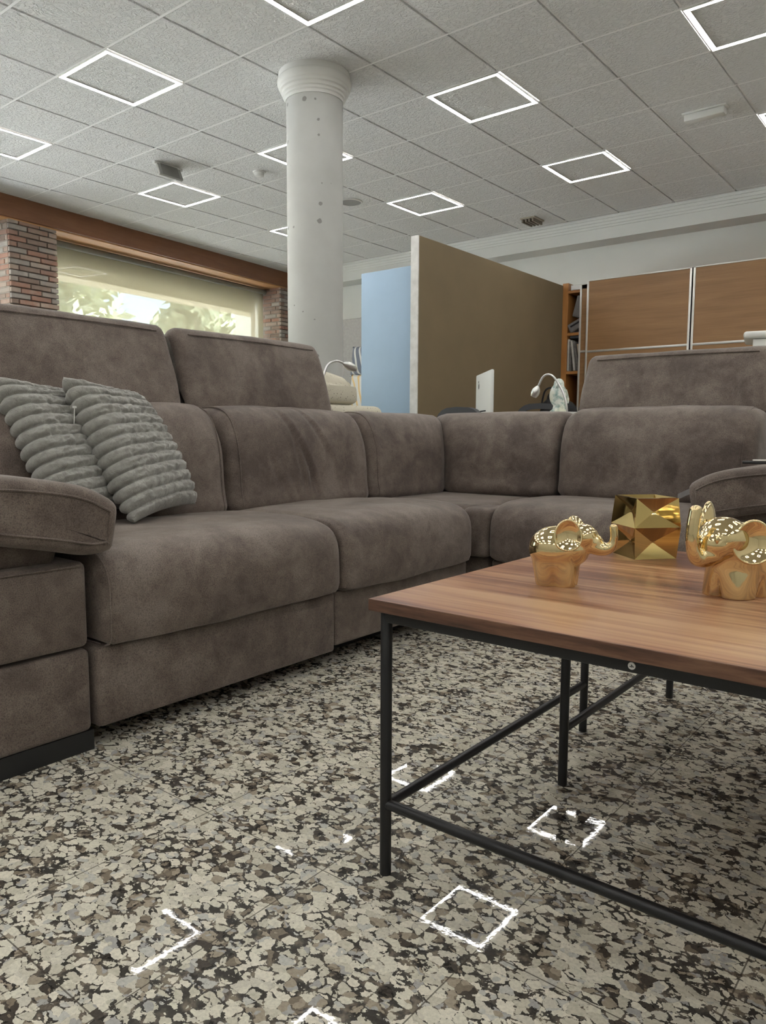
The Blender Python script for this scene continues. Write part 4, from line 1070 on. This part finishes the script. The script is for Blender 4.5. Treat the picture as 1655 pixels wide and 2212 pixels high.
# contents of the open bay
z1, z2 = shelf_z
bx0 = -3.83
def lump(name, c, r, mat, label, cat, boxes):
    root = empty(name, c); mb = MB()
    for b in boxes: mb.M = Matrix.Translation(b[0]) @ Matrix.Rotation(b[2], 4, 'Y'); mb.box(tuple(-x / 2 for x in b[1]), tuple(x / 2 for x in b[1]), .015, 3)
    mb.build('cover', mat, root); tag(root, label, cat, 'folded grey felt bundles on the shelf'); return root
lump('fabric_bundle', (-3.745, 8.235, z1 + .004), 0, M['felt'], 'folded grey felt bundle with a black band on the upper shelf', 'fabric', [((0.02, 0, .085), (.22, .26, .10), -.45)])
lump('fabric_bundle', (-3.715, 8.235, z1 + .185), 0, M['felt'], 'grey felt bundle resting on top of the banded one', 'fabric', [((0.0, 0, .10), (.10, .24, .24), .25)])
o = bpy.data.objects['fabric_bundle']; MB(Matrix.Translation((.0, 0, .11)) @ Matrix.Rotation(-.45, 4, 'Y')).box((-.07, -.134, -.03), (.06, .134, -.012)).build('band', M['black_cloth'], o)
cols = ['paper', 'paper_dark', 'paper', 'paper_dark', 'tan', 'paper_dark']
lab = ['white magazine standing at the side panel of the open bay', 'dark magazine next to the white one on the middle shelf', 'pale leaning magazine between dark ones on the middle shelf', 'dark leaning magazine beside the pale leaning one', 'tan catalogue leaning on the dark magazine', 'dark catalogue at the sliding door end of the row']
for k in range(6):
    hgt = [.355, .33, .34, .32, .30, .29][k]; lean = [0, .03, .13, .15, .17, .10][k]
    mb = MB(Matrix.Rotation(-lean, 4, 'Y')); mb.box((0, -.11, 0), (.022, .11, hgt), .002, 1)
    x = -3.828 + k * .028 + (.01 if k > 1 else 0)
    o = mb.build('magazine', M[cols[k]], loc=(x + .012 * max(0, k - 1), 8.215, z2 + .004)); tag(o, lab[k], 'magazine', 'magazines on the middle shelf')
for k, (zz, mt, lb) in enumerate(((.0, 'carton', 'slate binder lying on the magazines under the upper shelf'), (.036, 'felt', 'grey folder lying on the slate binder'))):
    mb = MB(); mb.box((-.10, -.12, 0), (.10, .12, .034), .004); tag(mb.build('binder', M[mt], loc=(-3.715, 8.25, z2 + .37 + zz)), lb, 'binder', 'flat binders on the middle shelf')
for k, (x, w, h, mt, lb) in enumerate(((-3.79, .045, .22, 'paper_dark', 'dark slim box file on the lower shelf'), (-3.735, .035, .17, 'paper', 'short white box file on the lower shelf'), (-3.695, .044, .27, 'felt', 'grey box file on the lower shelf'), (-3.645, .05, .20, 'tan', 'tan card box on the lower shelf'))):
    mb = MB(); mb.box((0, -.1, 0), (w, .1, h), .003); tag(mb.build('box_file', M[mt], loc=(x, 8.215, .833)), lb, 'box', 'boxes on the lower shelf')
# white cabinet with overhanging top at the frame edge
wa, wb = at(1603, 719, 6.0), at(1622, 733, 6.0)
r0 = empty('tall_cabinet', (wa.x + .40, wa.y + .25, 0), math.radians(12))
MB().box((-.36, -.22, 0), (.5, .25, wa.z - .06), .004).build('carcass', M['lit_plastic'], r0)
MB().box((-.43, -.26, wa.z - .055), (.5, .27, wa.z), .025, 4).build('top_panel', M['lit_plastic'], r0)
tag(r0, 'white cabinet with an overhanging rounded top above the sofa headrest', 'cabinet')

# ================================================================== LIGHT, WORLD, CAMERA
w = bpy.data.worlds.new('world'); bpy.context.scene.world = w; w.use_nodes = True
nt = w.node_tree; bg = nt.nodes['Background']
sky = nd(nt, 'ShaderNodeTexSky'); sky.sky_type = 'NISHITA'; sky.sun_disc = False; sky.dust_density = 0.0; sky.ozone_density = 2.5; sky.air_density = 1.4; sky.sun_elevation = math.radians(38); sky.sun_rotation = math.radians(40)
ln(nt, sky.outputs[0], bg.inputs[0]); bg.inputs[1].default_value = 0.27
sun = bpy.data.lights.new('sun', 'SUN'); sun.energy = 46.0; sun.angle = math.radians(1); sun.color = (1, .97, .93)
so = bpy.data.objects.new('sun', sun); C.objects.link(so)
so.rotation_euler = V((-0.35, -0.42, -0.84)).to_track_quat('-Z', 'Y').to_euler()
cam = bpy.data.cameras.new('camera'); co = bpy.data.objects.new('camera', cam); C.objects.link(co)
cam.sensor_fit = 'VERTICAL'; cam.sensor_height = 36.0; cam.lens = 36.0 * FPX / CH; cam.clip_start = 0.02; cam.clip_end = 200
mw = Matrix((CR, CU, -CF)).transposed().to_4x4(); mw.translation = EYE; co.matrix_world = mw
sc = bpy.context.scene; sc.camera = co
sc.view_settings.view_transform = 'Standard'; sc.view_settings.look = 'None'; sc.view_settings.gamma = 1.0; sc.view_settings.use_curve_mapping = False
sc.view_settings.exposure = 0.85
